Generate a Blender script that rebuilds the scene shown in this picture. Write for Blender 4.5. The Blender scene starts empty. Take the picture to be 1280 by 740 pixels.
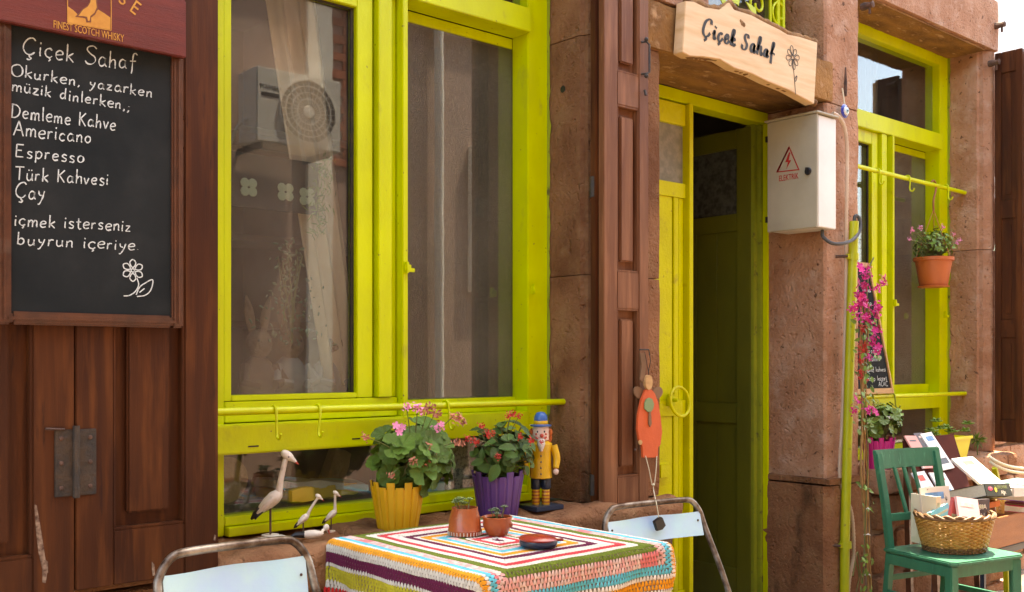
import bpy, bmesh, math, random
from math import radians as R, sin, cos, pi
from mathutils import Vector as V, Matrix, noise
random.seed(7)
S = bpy.context.scene
COL = S.collection
# ---------------------------------------------------------------- camera, sky, sun
D, H = 3.35, 1.35                      # distance of the lens from the shop front, its height
YAW = R(41.24)
cam_d = bpy.data.cameras.new('camera'); cam = bpy.data.objects.new('camera', cam_d); COL.objects.link(cam)
cam.location = (0, -D, H); cam.rotation_euler = (R(90), 0, -YAW)
cam_d.sensor_width = 36; cam_d.lens = 36; cam_d.shift_y = 80/1280; cam_d.clip_start = .05; cam_d.clip_end = 500
S.camera = cam
SUN_AZ, SUN_EL = math.atan2(.31, 1.0), R(70)      # measured from +X towards +Y
w = bpy.data.worlds.new('World'); S.world = w; w.use_nodes = True
nt = w.node_tree; sky = nt.nodes.new('ShaderNodeTexSky'); sky.sky_type = 'NISHITA'; sky.sun_disc = False
sky.sun_elevation = SUN_EL; sky.sun_rotation = pi/2 - SUN_AZ; sky.dust_density = 2.0; sky.air_density = 1.0
nt.links.new(sky.outputs[0], nt.nodes['Background'].inputs[0]); nt.nodes['Background'].inputs[1].default_value = .15
sd = bpy.data.lights.new('sun', 'SUN'); sd.energy = 4.0; sd.angle = R(.5); sd.color = (1, .93, .82)
sun = bpy.data.objects.new('sun', sd); COL.objects.link(sun)
sdir = V((cos(SUN_EL)*cos(SUN_AZ), cos(SUN_EL)*sin(SUN_AZ), sin(SUN_EL)))
sun.rotation_euler = sdir.to_track_quat('Z', 'Y').to_euler(); sun.location = (12, 4, 12)
S.view_settings.view_transform = 'Standard'; S.view_settings.look = 'None'
S.view_settings.exposure = 2.88; S.view_settings.gamma = 1
S.view_settings.use_white_balance = True; S.view_settings.white_balance_temperature = 8150; S.view_settings.white_balance_tint = 10
S.render.engine = 'CYCLES'; S.cycles.max_bounces = 8; S.cycles.diffuse_bounces = 5; S.cycles.transparent_max_bounces = 16
S.cycles.caustics_reflective = False; S.cycles.caustics_refractive = False
# ---------------------------------------------------------------- sight lines measured on the photograph -> places in the street
FX, FY = sin(YAW), cos(YAW)
def ray(px, py):
    t = (px-640)/1280
    return V((FX + t*FY, FY - t*FX, (450-py)/1280))
def at(px, py, Y):
    d = ray(px, py); s = (D+Y)/d.y
    return V((d.x*s, Y, H+d.z*s))
def onz(px, py, Z):
    d = ray(px, py); s = (Z-H)/d.z
    return V((d.x*s, -D+d.y*s, Z))
def xs(px, Y): return at(px, 450, Y).x
# ---------------------------------------------------------------- mesh helpers
class MB:
    def __init__(s): s.v = []; s.f = []; s.c = []
    def add(s, vs, fs, col=None):
        n = len(s.v); s.v += [V(p) for p in vs]; s.f += [tuple(i+n for i in f) for f in fs]
        s.c += [col]*len(fs)
    def box(s, x0, x1, y0, y1, z0, z1, M=None):
        vs = [V((x, y, z)) for z in (z0, z1) for y in (y0, y1) for x in (x0, x1)]
        if M: vs = [M @ p for p in vs]
        s.add(vs, [(0, 2, 3, 1), (4, 5, 7, 6), (0, 1, 5, 4), (2, 6, 7, 3), (0, 4, 6, 2), (1, 3, 7, 5)]); return s
    def tube(s, pts, r, n=8, cap=True, sx=1.0, col=None):
        pts = [V(p) for p in pts]; m = len(pts)
        rs = r if isinstance(r, (list, tuple)) else [r]*m
        T = [(pts[min(i+1, m-1)]-pts[max(i-1, 0)]).normalized() for i in range(m)]
        a = V((0, 0, 1)) if abs(T[0].z) < .9 else V((1, 0, 0))
        U = T[0].cross(a).normalized(); vs = []
        for i in range(m):
            U = (U - T[i]*U.dot(T[i])).normalized(); W = T[i].cross(U)
            for k in range(n):
                an = 2*pi*k/n; vs.append(pts[i] + (U*cos(an)*sx + W*sin(an))*rs[i])
        fs = [(i*n+k, i*n+(k+1) % n, (i+1)*n+(k+1) % n, (i+1)*n+k) for i in range(m-1) for k in range(n)]
        if cap: fs += [tuple(range(n-1, -1, -1)), tuple((m-1)*n+k for k in range(n))]
        s.add(vs, fs, col); return s
    def lathe(s, prof, c, n=24, M=None, cap=True, sq=0):
        c = V(c); vs = []
        for r, z in prof:
            for k in range(n):
                a = 2*pi*k/n; p = V((r*cos(a), r*sin(a), z))
                if M: p = M @ p
                vs.append(c+p)
        m = len(prof)
        fs = [(i*n+k, i*n+(k+1) % n, (i+1)*n+(k+1) % n, (i+1)*n+k) for i in range(m-1) for k in range(n)]
        if cap: fs += [tuple(range(n-1, -1, -1)), tuple((m-1)*n+k for k in range(n))]
        s.add(vs, fs); return s
    def ball(s, c, r, n=12, M=None):
        if not isinstance(r, (tuple, list, V)): r = (r, r, r)
        m = max(4, n//2+1); c = V(c); vs = []; fs = []
        for i in range(m+1):
            t = pi*i/m
            for k in range(n):
                a = 2*pi*k/n; p = V((r[0]*sin(t)*cos(a), r[1]*sin(t)*sin(a), -r[2]*cos(t)))
                if M: p = M @ p
                vs.append(c+p)
        for i in range(m):
            for k in range(n): fs.append((i*n+k, i*n+(k+1) % n, (i+1)*n+(k+1) % n, (i+1)*n+k))
        s.add(vs, fs); return s
    def prism(s, poly, d):                      # poly: 3D points in a plane, d: extrusion vector
        n = len(poly); d = V(d); poly = [V(p) for p in poly]
        s.add(poly + [p+d for p in poly], [tuple(range(n)), tuple(range(2*n-1, n-1, -1))] +
              [(i, i+n, (i+1) % n+n, (i+1) % n) for i in range(n)]); return s
    def obox(s, a, b, w, t, up=(0, 0, 1)):      # bar from a to b, w across, t thick
        a, b = V(a), V(b); T = (b-a).normalized(); U = T.cross(V(up)).normalized(); W = U.cross(T)
        vs = [p + U*w/2*i + W*t/2*j for p in (a, b) for i, j in ((-1, -1), (1, -1), (1, 1), (-1, 1))]
        s.add(vs, [(0, 1, 2, 3), (7, 6, 5, 4), (0, 4, 5, 1), (1, 5, 6, 2), (2, 6, 7, 3), (3, 7, 4, 0)]); return s

def setp(o, label=None, cat=None, group=None, kind=None):
    for k, v in (('label', label), ('category', cat), ('group', group), ('kind', kind)):
        if v: o[k] = v
    return o
def thing(name, loc, label, cat, group=None):
    o = bpy.data.objects.new(name, None); COL.objects.link(o); o.location = loc; o.empty_display_size = .05
    return setp(o, label, cat, group)
def wloc(o):
    p = V((0, 0, 0))
    while o: p += o.location; o = o.parent
    return p
def obj(name, mb, mat, parent=None, bevel=0, smooth=False, loc=None, label=None):
    off = V(loc) if loc is not None else (wloc(parent) if parent else V((0, 0, 0)))
    me = bpy.data.meshes.new(name); me.from_pydata([p-off for p in mb.v], [], mb.f)
    bm = bmesh.new(); bm.from_mesh(me); bmesh.ops.recalc_face_normals(bm, faces=bm.faces)
    if bevel:
        es = [e for e in bm.edges if len(e.link_faces) == 2 and e.calc_face_angle(0) > .6]
        bmesh.ops.bevel(bm, geom=es, offset=bevel, segments=2, affect='EDGES', clamp_overlap=True)
    bm.to_mesh(me); bm.free()
    if smooth:
        for p in me.polygons: p.use_smooth = True
        me.set_sharp_from_angle(angle=R(42))
    me.materials.append(mat)
    o = bpy.data.objects.new(name, me); COL.objects.link(o)
    if parent:
        o.parent = parent
        if loc is not None: o.location = V(loc)-wloc(parent)
    elif loc is not None: o.location = loc
    if label: o['label'] = label
    return o
def place(me, name, mat4, parent):              # share mesh data
    o = bpy.data.objects.new(name, me); COL.objects.link(o); o.parent = parent; o.matrix_basis = mat4; return o
def smooth_pts(pts, k=5):
    pts = [V(p) if len(p) == 3 else V((p[0], p[1], 0)) for p in pts]
    if len(pts) < 3: return pts
    P = [pts[0]*2-pts[1]] + pts + [pts[-1]*2-pts[-2]]; out = []
    for i in range(1, len(P)-2):
        for j in range(k):
            t = j/k; a, b, c, d = P[i-1:i+3]
            out.append(.5*((2*b)+(c-a)*t+(2*a-5*b+4*c-d)*t*t+(3*b-a-3*c+d)*t**3))
    return out+[pts[-1]]
def rough_box(x0, x1, y0, y1, z0, z1, step=.05, amp=.006, rad=.012, fr=7, seed=0, M=None):
    mb = MB(); lo = V((x0, y0, z0)); hi = V((x1, y1, z1)); cache = {}
    n = [max(1, min(34, round((hi[i]-lo[i])/step))) for i in range(3)]
    rad = min(rad, min(hi[i]-lo[i] for i in range(3))*.3)
    def vid(i, j, k):
        key = (i, j, k)
        if key in cache: return cache[key]
        p = V((lo.x+(hi.x-lo.x)*i/n[0], lo.y+(hi.y-lo.y)*j/n[1], lo.z+(hi.z-lo.z)*k/n[2]))
        q = V([min(max(p[a], lo[a]+rad), hi[a]-rad) for a in range(3)]); d = p-q
        if d.length > 1e-6:
            d.normalize(); p = q+d*rad
            nn = noise.noise(p*fr+V((seed*3.1, 0, 0)))*.65+noise.noise(p*fr*3.3)*.35
            p = p+d*amp*nn*1.6
        if M: p = M @ p
        mb.v.append(p); cache[key] = len(mb.v)-1; return cache[key]
    for a, b, c in ((0, 1, 2), (1, 2, 0), (2, 0, 1)):
        for side in (0, n[c]):
            for i in range(n[a]):
                for j in range(n[b]):
                    q = []
                    for di, dj in ((0, 0), (1, 0), (1, 1), (0, 1)):
                        t = [0, 0, 0]; t[a] = i+di; t[b] = j+dj; t[c] = side; q.append(vid(*t))
                    mb.f.append(tuple(q))
    mb.c = [None]*len(mb.f); return mb
def profile_block(poly, z0, z1, step=.06, amp=.004, seed=0):     # plan outline pulled up, surface worn by noise
    P = []
    n = len(poly)
    for i in range(n):
        a = V((*poly[i], 0)); b = V((*poly[(i+1) % n], 0)); m = max(1, int((b-a).length/.05))
        for j in range(m): P.append(a.lerp(b, j/m))
    c = sum(P, V())/len(P); m = max(2, int((z1-z0)/step)); mb = MB(); k = len(P)
    for r in range(m+1):
        z = z0+(z1-z0)*r/m
        for p in P:
            q = V((p.x, p.y, z)); d = (p-c).normalized()
            q += d*amp*(noise.noise(q*6+V((seed, 0, 0)))+.6*noise.noise(q*19))
            if r in (0, m): q -= d*.004
            mb.v.append(q)
    for r in range(m):
        for i in range(k): mb.f.append((r*k+i, r*k+(i+1) % k, (r+1)*k+(i+1) % k, (r+1)*k+i))
    mb.f += [tuple(range(k-1, -1, -1)), tuple(m*k+i for i in range(k))]; mb.c = [None]*len(mb.f)
    return mb
# ---------------------------------------------------------------- materials
def mat(name, c1, c2=None, scale=6, rough=.6, bump=0, bscale=40, stretch=(1, 1, 1), spec=.5, metal=0, c3=None, s3=2.0, w3=(.5, .62),
        bstretch=None, bdist=.01, detail=6, pits=0, coat=0, mixw=(.35, .65), trans=0, rv=0, c4=None, s4=9, w4=(.6, .66), st4=None):
    m = bpy.data.materials.new(name); m.use_nodes = True; t = m.node_tree; N = t.nodes; L = t.links
    b = N['Principled BSDF']; b.inputs['Roughness'].default_value = rough; b.inputs['Metallic'].default_value = metal
    b.inputs['Specular IOR Level'].default_value = spec; b.inputs['Coat Weight'].default_value = coat
    b.inputs['Base Color'].default_value = (*c1, 1)
    tc = N.new('ShaderNodeTexCoord'); mp = N.new('ShaderNodeMapping'); mp.inputs['Scale'].default_value = stretch
    L.new(tc.outputs['Object'], mp.inputs[0])
    def nz(sc, det=detail, src=None, r=.55):
        n = N.new('ShaderNodeTexNoise'); n.inputs['Scale'].default_value = sc; n.inputs['Detail'].default_value = det
        n.inputs['Roughness'].default_value = r; L.new((src or mp).outputs[0], n.inputs['Vector']); return n
    def ramp(src, a, bb):
        r = N.new('ShaderNodeMapRange'); r.inputs['From Min'].default_value = a; r.inputs['From Max'].default_value = bb
        L.new(src, r.inputs['Value']); return r.outputs[0]
    def mix(f, a, bb):
        x = N.new('ShaderNodeMix'); x.data_type = 'RGBA'; L.new(f, x.inputs['Factor'])
        for s, val in ((6, a), (7, bb)):
            if isinstance(val, tuple): x.inputs[s].default_value = (*val, 1)
            else: L.new(val, x.inputs[s])
        return x.outputs[2]
    col = None
    if c2: col = mix(ramp(nz(scale).outputs['Fac'], *mixw), c1, c2)
    if c3:
        col = mix(ramp(nz(s3, 8, tc if False else None).outputs['Fac'], *w3), col or c1, c3)
    if c4:
        mp4 = N.new('ShaderNodeMapping'); mp4.inputs['Scale'].default_value = st4 or (1, 1, 1); mp4.inputs['Location'].default_value = (3.7, 1.3, 9.1)
        L.new(tc.outputs['Object'], mp4.inputs[0]); col = mix(ramp(nz(s4, 9, mp4, .65).outputs['Fac'], *w4), col or c1, c4)
    if rv:
        oi = N.new('ShaderNodeObjectInfo'); hs = N.new('ShaderNodeHueSaturation')
        mr = N.new('ShaderNodeMapRange'); mr.inputs['To Min'].default_value = 1-rv; mr.inputs['To Max'].default_value = 1+rv
        L.new(oi.outputs['Random'], mr.inputs['Value']); L.new(mr.outputs[0], hs.inputs['Value'])
        if col is None: hs.inputs['Color'].default_value = (*c1, 1)
        else: L.new(col, hs.inputs['Color'])
        col = hs.outputs[0]
    if col is not None: L.new(col, b.inputs['Base Color'])
    if bump:
        mb_ = mp
        if bstretch:
            mb_ = N.new('ShaderNodeMapping'); mb_.inputs['Scale'].default_value = bstretch; L.new(tc.outputs['Object'], mb_.inputs[0])
        h = nz(bscale, 8, mb_, .65).outputs['Fac']
        if pits:
            vo = N.new('ShaderNodeTexNoise'); vo.inputs['Scale'].default_value = pits; vo.inputs['Detail'].default_value = 2; L.new(mb_.outputs[0], vo.inputs['Vector'])
            pr = ramp(vo.outputs['Fac'], .24, .38)
            mu = N.new('ShaderNodeMath'); mu.operation = 'MULTIPLY'; L.new(h, mu.inputs[0]); L.new(pr, mu.inputs[1]); h = mu.outputs[0]
        bp = N.new('ShaderNodeBump'); bp.inputs['Strength'].default_value = bump; bp.inputs['Distance'].default_value = bdist
        L.new(h, bp.inputs['Height']); L.new(bp.outputs[0], b.inputs['Normal'])
    if trans:
        b.inputs['Subsurface Weight'].default_value = trans; b.inputs['Subsurface Radius'].default_value = (.01, .01, .005); b.inputs['Subsurface Scale'].default_value = .3
    return m
def glass_mat(name, tint=(.86, .9, .88), base=.07, dirt=.03, wav=.0, rough=.0):
    m = bpy.data.materials.new(name); m.use_nodes = True; t = m.node_tree; N = t.nodes; L = t.links; N.remove(N['Principled BSDF'])
    out = N['Material Output']; tr = N.new('ShaderNodeBsdfTransparent'); tr.inputs[0].default_value = (*tint, 1)
    gl = N.new('ShaderNodeBsdfGlossy'); gl.inputs['Roughness'].default_value = rough
    lw = N.new('ShaderNodeLayerWeight'); lw.inputs['Blend'].default_value = .5
    pw = N.new('ShaderNodeMath'); pw.operation = 'POWER'; pw.inputs[1].default_value = 4.0; L.new(lw.outputs['Facing'], pw.inputs[0])
    ma = N.new('ShaderNodeMath'); ma.operation = 'MULTIPLY_ADD'; ma.inputs[1].default_value = .9; ma.inputs[2].default_value = base; L.new(pw.outputs[0], ma.inputs[0])
    mx = N.new('ShaderNodeMixShader'); L.new(ma.outputs[0], mx.inputs[0]); L.new(tr.outputs[0], mx.inputs[1]); L.new(gl.outputs[0], mx.inputs[2])
    df = N.new('ShaderNodeBsdfDiffuse'); df.inputs[0].default_value = (.5, .45, .36, 1)
    tc = N.new('ShaderNodeTexCoord'); nz = N.new('ShaderNodeTexNoise'); nz.inputs['Scale'].default_value = 3; nz.inputs['Detail'].default_value = 8; L.new(tc.outputs['Object'], nz.inputs['Vector'])
    mr = N.new('ShaderNodeMapRange'); mr.inputs['From Min'].default_value = .35; mr.inputs['From Max'].default_value = .8; mr.inputs['To Min'].default_value = dirt*.4; mr.inputs['To Max'].default_value = dirt*2.2
    L.new(nz.outputs['Fac'], mr.inputs['Value'])
    m2 = N.new('ShaderNodeMixShader'); L.new(mr.outputs[0], m2.inputs[0]); L.new(mx.outputs[0], m2.inputs[1]); L.new(df.outputs[0], m2.inputs[2]); L.new(m2.outputs[0], out.inputs[0])
    n2 = N.new('ShaderNodeTexNoise'); n2.inputs['Scale'].default_value = 2.5; L.new(tc.outputs['Object'], n2.inputs['Vector'])
    bp = N.new('ShaderNodeBump'); bp.inputs['Strength'].default_value = wav; bp.inputs['Distance'].default_value = .01; L.new(n2.outputs['Fac'], bp.inputs['Height']); L.new(bp.outputs[0], gl.inputs['Normal'])
    return m
K = {}
LIME = (.60, .62, .008)
K['lime'] = mat('lime_paint', (.62, .71, .004), (.53, .59, .006), 5, .42, .4, 45, c3=(.36, .37, .03), s3=11, w3=(.62, .8), stretch=(1, 1, .5), bdist=.004, c4=(.15,.12,.04), s4=42, w4=(.675,.695))
K['lime_old'] = mat('weathered_lime_paint', (.30, .34, .02), (.22, .26, .02), 5, .55, .4, 50, c3=(.1, .09, .03), s3=16, w3=(.6, .7), bdist=.004)  # aged lime paint; on the door jamb it stands in for shade
K['doory'] = mat('warm_yellow_door_paint', (.68, .69, .004), (.60, .60, .006), 5, .42, .4, 45, c3=(.45, .40, .03), s3=11, w3=(.62, .76), c4=(.2, .15, .04), s4=42, w4=(.675, .695))
K['olive'] = mat('olive_door_paint', (.135, .14, .008), (.10, .105, .008), 4, .5, .3, 60, stretch=(1, 1, .4), bdist=.004)  # lime door paint darkened: the open leaf's shade is in this colour
K['stone'] = mat('reddish_andesite_stone', (.34, .165, .08), (.19, .08, .036), 3.2, .9, 1, 46, spec=.2, c3=(.31, .165, .08), s3=8, w3=(.5, .7), pits=30, bdist=.022, rv=.1, c4=(.06, .032, .014), s4=3.1, w4=(.58, .72), st4=(1, 1, .4))
K['stone_pale'] = mat('pinkish_andesite_stone', (.52, .29, .18), (.37, .18, .10), 4, .9, 1, 46, spec=.2, c3=(.52, .33, .23), s3=9, w3=(.5, .7), pits=28, bdist=.02, rv=.07, c4=(.12, .06, .035), s4=26, w4=(.62, .67))
K['stone_dark'] = mat('weathered_base_stone', (.21, .12, .075), (.10, .055, .035), 4, .95, 1, 30, c3=(.36, .28, .22), s3=9, w3=(.58, .68), pits=20, bdist=.02, rv=.15)
K['ochre'] = mat('ochre_stained_soffit_stone', (.34, .165, .04), (.16, .07, .018), 5, .9, .9, 40, c3=(.50, .30, .14), s3=10, w3=(.58, .7), pits=20, bdist=.012, stretch=(1, 2.5, 1))
K['mortar'] = mat('mortar', (.22, .15, .10), (.14, .09, .06), 12, .95, .8, 60)
K['brown'] = mat('brown_shutter_paint', (.078, .023, .007), (.045, .013, .005), 3, .5, .35, 9, spec=.2, stretch=(6, 6, .5), c3=(.115, .036, .010), s3=5, w3=(.5, .68), bstretch=(30, 30, 1.2), bdist=.002, c4=(.030, .010, .006), s4=8, w4=(.6, .72), st4=(5, 5, .6))
K['brown2'] = mat('faded_brown_shutter_paint', (.20, .082, .036), (.13, .045, .018), 3, .5, .35, 9, spec=.25, stretch=(6, 6, .5), c3=(.26, .11, .05), s3=5, w3=(.5, .68), bstretch=(30, 30, 1.2), bdist=.002)
K['frame_wood'] = mat('dark_varnished_moulding', (.11, .035, .015), (.06, .02, .01), 4, .28, .2, 30, stretch=(4, 4, 4), coat=.4)
K['slate'] = mat('chalkboard_slate', (.016, .0195, .0205), (.026, .029, .029), 3, .85, .1, 60, c3=(.034, .037, .036), s3=5, w3=(.5, .8), spec=.08)
K['chalk'] = mat('chalk_marks', (.62, .68, .66), (.14, .155, .15), 300, .95, mixw=(.54, .70))
K['header'] = mat('oxblood_header_board', (.16, .022, .014), (.11, .016, .012), 3, .35, .15, 30, stretch=(1, 1, 8), coat=.2)
K['gold'] = mat('gold_print', (.62, .30, .045), (.52, .22, .03), 40, .5)
K['iron'] = mat('blackened_iron', (.035, .035, .035), (.07, .05, .035), 20, .5, .5, 80, metal=.5)
K['rust'] = mat('rusty_iron', (.13, .065, .04), (.05, .03, .022), 30, .8, .6, 80)
K['glass'] = glass_mat('window_glass', base=.08, dirt=.045, wav=.03)
K['glass_sky'] = glass_mat('transom_glass', base=.085, dirt=.01, wav=.02)
K['wall_in'] = mat('room_plaster', (.17, .13, .095), (.13, .10, .07), 3, .9)
K['floor_in'] = mat('room_floor', (.12, .07, .04), (.07, .04, .02), 4, .6, stretch=(1, 8, 1))
K['curtain'] = mat('cream_curtain_cloth', (.66, .52, .38), (.56, .42, .30), 4, .9, .4, 120, bdist=.003)
K['white'] = mat('white_enamel', (.74, .74, .70), (.66, .66, .62), 5, .35, .08, 30)
K['boxcream'] = mat('cream_enamel_box', (.42, .385, .29), (.37, .335, .25), 5, .4, .1, 60, c3=(.5, .46, .37), s3=12, w3=(.66, .8))  # cream darkened in colour for the face turned from the street light
K['red'] = mat('red_print', (.42, .02, .02), rough=.5)
K['black'] = mat('black_plastic', (.012, .012, .013), rough=.35)
K['signwood'] = mat('pale_pine_plank', (.72, .50, .27), (.60, .38, .18), 5, .6, .3, 12, stretch=(.9, 3, 9), c3=(.74, .55, .33), s3=2, w3=(.4, .7), bstretch=(3, 3, 40), bdist=.002)
K['bark'] = mat('rough_plank_edge', (.30, .15, .05), (.14, .065, .02), 14, .9, 1, 40, bdist=.01)
K['ink'] = mat('burnt_lettering', (.02, .016, .012), rough=.6)
K['pipe'] = mat('lime_pipe_paint', (.47, .50, .012), (.38, .42, .012), 8, .4, .25, 40, c3=(.2, .2, .03), s3=20, w3=(.66, .74), bdist=.003)
K['conduit'] = mat('ivory_corrugated_conduit', (.62, .48, .34), (.52, .38, .26), 10, .5)
K['cable'] = mat('grey_rubber_cable', (.05, .05, .05), rough=.5)
K['blueeye'] = mat('cobalt_glass_bead', (.01, .03, .30), rough=.12, coat=.6)
K['cyanl'] = mat('pale_blue_paint', (.35, .62, .70), rough=.3)
K['terra'] = mat('glazed_terracotta', (.44, .11, .03), (.30, .06, .018), 14, .32, .3, 30, coat=.35, c3=(.52, .22, .10), s3=20, w3=(.6, .75))
K['terrapot'] = mat('orange_plastic_pot', (.48, .125, .035), (.40, .10, .03), 6, .45)
K['soil'] = mat('potting_soil', (.035, .022, .014), (.07, .04, .025), 60, .95, 1, 90)
K['potyel'] = mat('mustard_yellow_pot', (.70, .40, .015), (.60, .33, .012), 6, .45, .3, 9, bstretch=(20, 20, 1), bdist=.002)
K['potvio'] = mat('violet_pot', (.115, .045, .21), (.085, .03, .16), 6, .42, .3, 9, bstretch=(20, 20, 1), bdist=.002)
K['potmag'] = mat('magenta_pot', (.58, .02, .24), (.5, .015, .2), 6, .42)
K['potlemon'] = mat('lemon_yellow_pot', (.72, .66, .01), rough=.4)
K['leaf'] = mat('geranium_leaf', (.11, .21, .016), (.06, .135, .012), 60, .5, .5, 90, rv=.35, trans=.0)
K['leafdark'] = mat('begonia_leaf', (.075, .155, .018), (.04, .095, .012), 60, .42, .5, 90, rv=.4)
K['leafpale'] = mat('succulent_leaf', (.20, .27, .09), (.13, .20, .06), 60, .5, rv=.3)
K['leafgrey'] = mat('grey_succulent_leaf', (.13, .19, .10), (.08, .12, .06), 60, .5, rv=.3)
K['leafbright'] = mat('sunlit_leaf', (.15, .26, .03), (.09, .17, .02), 60, .5, rv=.35)  # a brighter green than the geranium leaf
K['stem'] = mat('green_stem', (.12, .17, .04), (.16, .12, .05), 20, .6)
K['petal'] = mat('pink_petal', (.78, .36, .52), (.70, .14, .34), 110, .6, rv=.15)
K['petalc'] = mat('magenta_petal', (.60, .012, .22), (.50, .01, .16), 50, .6, rv=.25)
K['petalo'] = mat('faded_coral_petal', (.55, .22, .13), (.45, .15, .08), 40, .7, rv=.3)
K['petalr'] = mat('scarlet_petal', (.55, .025, .012), (.45, .02, .01), 50, .6, rv=.2)
K['cane'] = mat('dry_cane', (.42, .25, .09), (.28, .15, .05), 10, .7, stretch=(9, 9, 1))
K['tubem'] = mat('rusty_chrome_tube', (.20, .155, .115), (.07, .04, .022), 24, .38, .5, 60, metal=.55, c3=(.40, .35, .28), s3=9, w3=(.5, .64), mixw=(.42, .6), bdist=.003)
K['panelb'] = mat('pale_blue_chair_panel', (.38, .66, .80), (.50, .74, .74), 3, .33, .1, 30, c3=(.42, .58, .82), s3=5, w3=(.45, .7), c4=(.2, .3, .3), s4=60, w4=(.70, .74))
K['greenw'] = mat('green_painted_wood', (.022, .165, .095), (.016, .12, .07), 4, .4, .3, 9, stretch=(4, 4, 1), bstretch=(20, 20, 2), bdist=.002, c3=(.06, .28, .17), s3=12, w3=(.6, .75))
K['wicker'] = mat('wicker_withe', (.50, .27, .055), (.36, .18, .035), 30, .5, .4, 90, c3=(.56, .36, .11), s3=40, w3=(.5, .7))
K['wickerd'] = mat('dark_wicker_withe', (.22, .115, .045), (.14, .065, .022), 30, .55, .4, 90)
K['paper'] = mat('book_pages', (.72, .66, .55), (.62, .55, .45), 90, .8, stretch=(1, 1, 6))
K['crate'] = mat('orange_brown_drawer_wood', (.34, .12, .03), (.26, .085, .02), 4, .45, .3, 12, stretch=(1, 1, 5))
K['stork'] = mat('cream_painted_wood_bird', (.74, .67, .56), (.66, .57, .45), 16, .5, .3, 60, c3=(.36, .28, .2), s3=24, w3=(.62, .75))
K['beak'] = mat('red_beak', (.5, .06, .03), rough=.5)
K['wood'] = mat('natural_light_wood', (.55, .33, .14), (.42, .24, .09), 12, .6, stretch=(1, 1, 5))
K['ndark'] = mat('dark_navy_enamel', (.015, .03, .06), rough=.3)
K['nblue'] = mat('bright_blue_enamel', (.02, .11, .35), rough=.3, coat=.3)
K['nyel'] = mat('yellow_enamel', (.70, .42, .015), (.62, .35, .012), 20, .35, coat=.3, c4=(.3, .1, .02), s4=50, w4=(.68, .70))
K['norange'] = mat('orange_hair', (.55, .13, .02), (.4, .08, .015), 60, .8, .8, 120)
K['nface'] = mat('face_enamel', (.72, .55, .45), rough=.4)
K['nwhite'] = mat('white_wool_beard', (.74, .70, .62), (.6, .56, .5), 60, .9, .8, 90)
K['dollred'] = mat('orange_red_painted_board', (.62, .105, .025), (.54, .085, .02), 8, .6, .2, 50)
K['dollgreen'] = mat('sage_green_cutout', (.19, .27, .12), rough=.6)
K['dollbrown'] = mat('brown_cutout', (.22, .12, .06), (.16, .085, .04), 10, .6)
K['string'] = mat('cotton_string', (.66, .60, .42), rough=.9)
K['plaster'] = mat('dusty_pink_plaster', (.48, .33, .27), (.40, .27, .22), 2, .9, .6, 70, c3=(.36, .26, .21), s3=1.2, w3=(.5, .65), bdist=.006)
K['brick'] = mat('red_brick', (.36, .12, .06), (.28, .09, .05), 9, .9, .6, 60, rv=.25)
K['whitewall'] = mat('whitewashed_plaster', (.80, .78, .73), (.74, .72, .67), 3, .9, .3, 40)
K['street'] = mat('worn_street_paving', (.17, .125, .09), (.11, .08, .06), 5, .9, .8, 30, c3=(.21, .17, .13), s3=1.5, w3=(.5, .65))
K['screen'] = None
# ---------------------------------------------------------------- insect screen, frosted glass
def screen_mat():
    m = bpy.data.materials.new('insect_screen'); m.use_nodes = True; t = m.node_tree; N = t.nodes; L = t.links; N.remove(N['Principled BSDF'])
    tr = N.new('ShaderNodeBsdfTransparent'); df = N.new('ShaderNodeBsdfDiffuse'); df.inputs[0].default_value = (.17, .135, .10, 1)
    tc = N.new('ShaderNodeTexCoord'); mp = N.new('ShaderNodeMapping'); mp.inputs['Scale'].default_value = (160, 160, 160); L.new(tc.outputs['Object'], mp.inputs[0])
    nz = N.new('ShaderNodeTexNoise'); nz.inputs['Scale'].default_value = 2.2; L.new(mp.outputs[0], nz.inputs['Vector'])
    mr = N.new('ShaderNodeMapRange'); mr.inputs['From Min'].default_value = .3; mr.inputs['From Max'].default_value = .7; mr.inputs['To Min'].default_value = .42; mr.inputs['To Max'].default_value = .8
    L.new(nz.outputs['Fac'], mr.inputs['Value']); mx = N.new('ShaderNodeMixShader'); L.new(mr.outputs[0], mx.inputs[0])
    L.new(tr.outputs[0], mx.inputs[1]); L.new(df.outputs[0], mx.inputs[2]); L.new(mx.outputs[0], N['Material Output'].inputs[0]); return m
K['screen'] = screen_mat()
K['frost'] = mat('pebbled_frosted_glass', (.30, .29, .23), (.22, .215, .17), 30, .22, 1, 55, bdist=.006, spec=.6, detail=1)
K['frostd'] = mat('pebbled_frosted_glass_dark', (.09, .10, .085), (.05, .055, .045), 30, .25, 1, 90, bdist=.006, spec=.6, detail=1)
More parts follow.
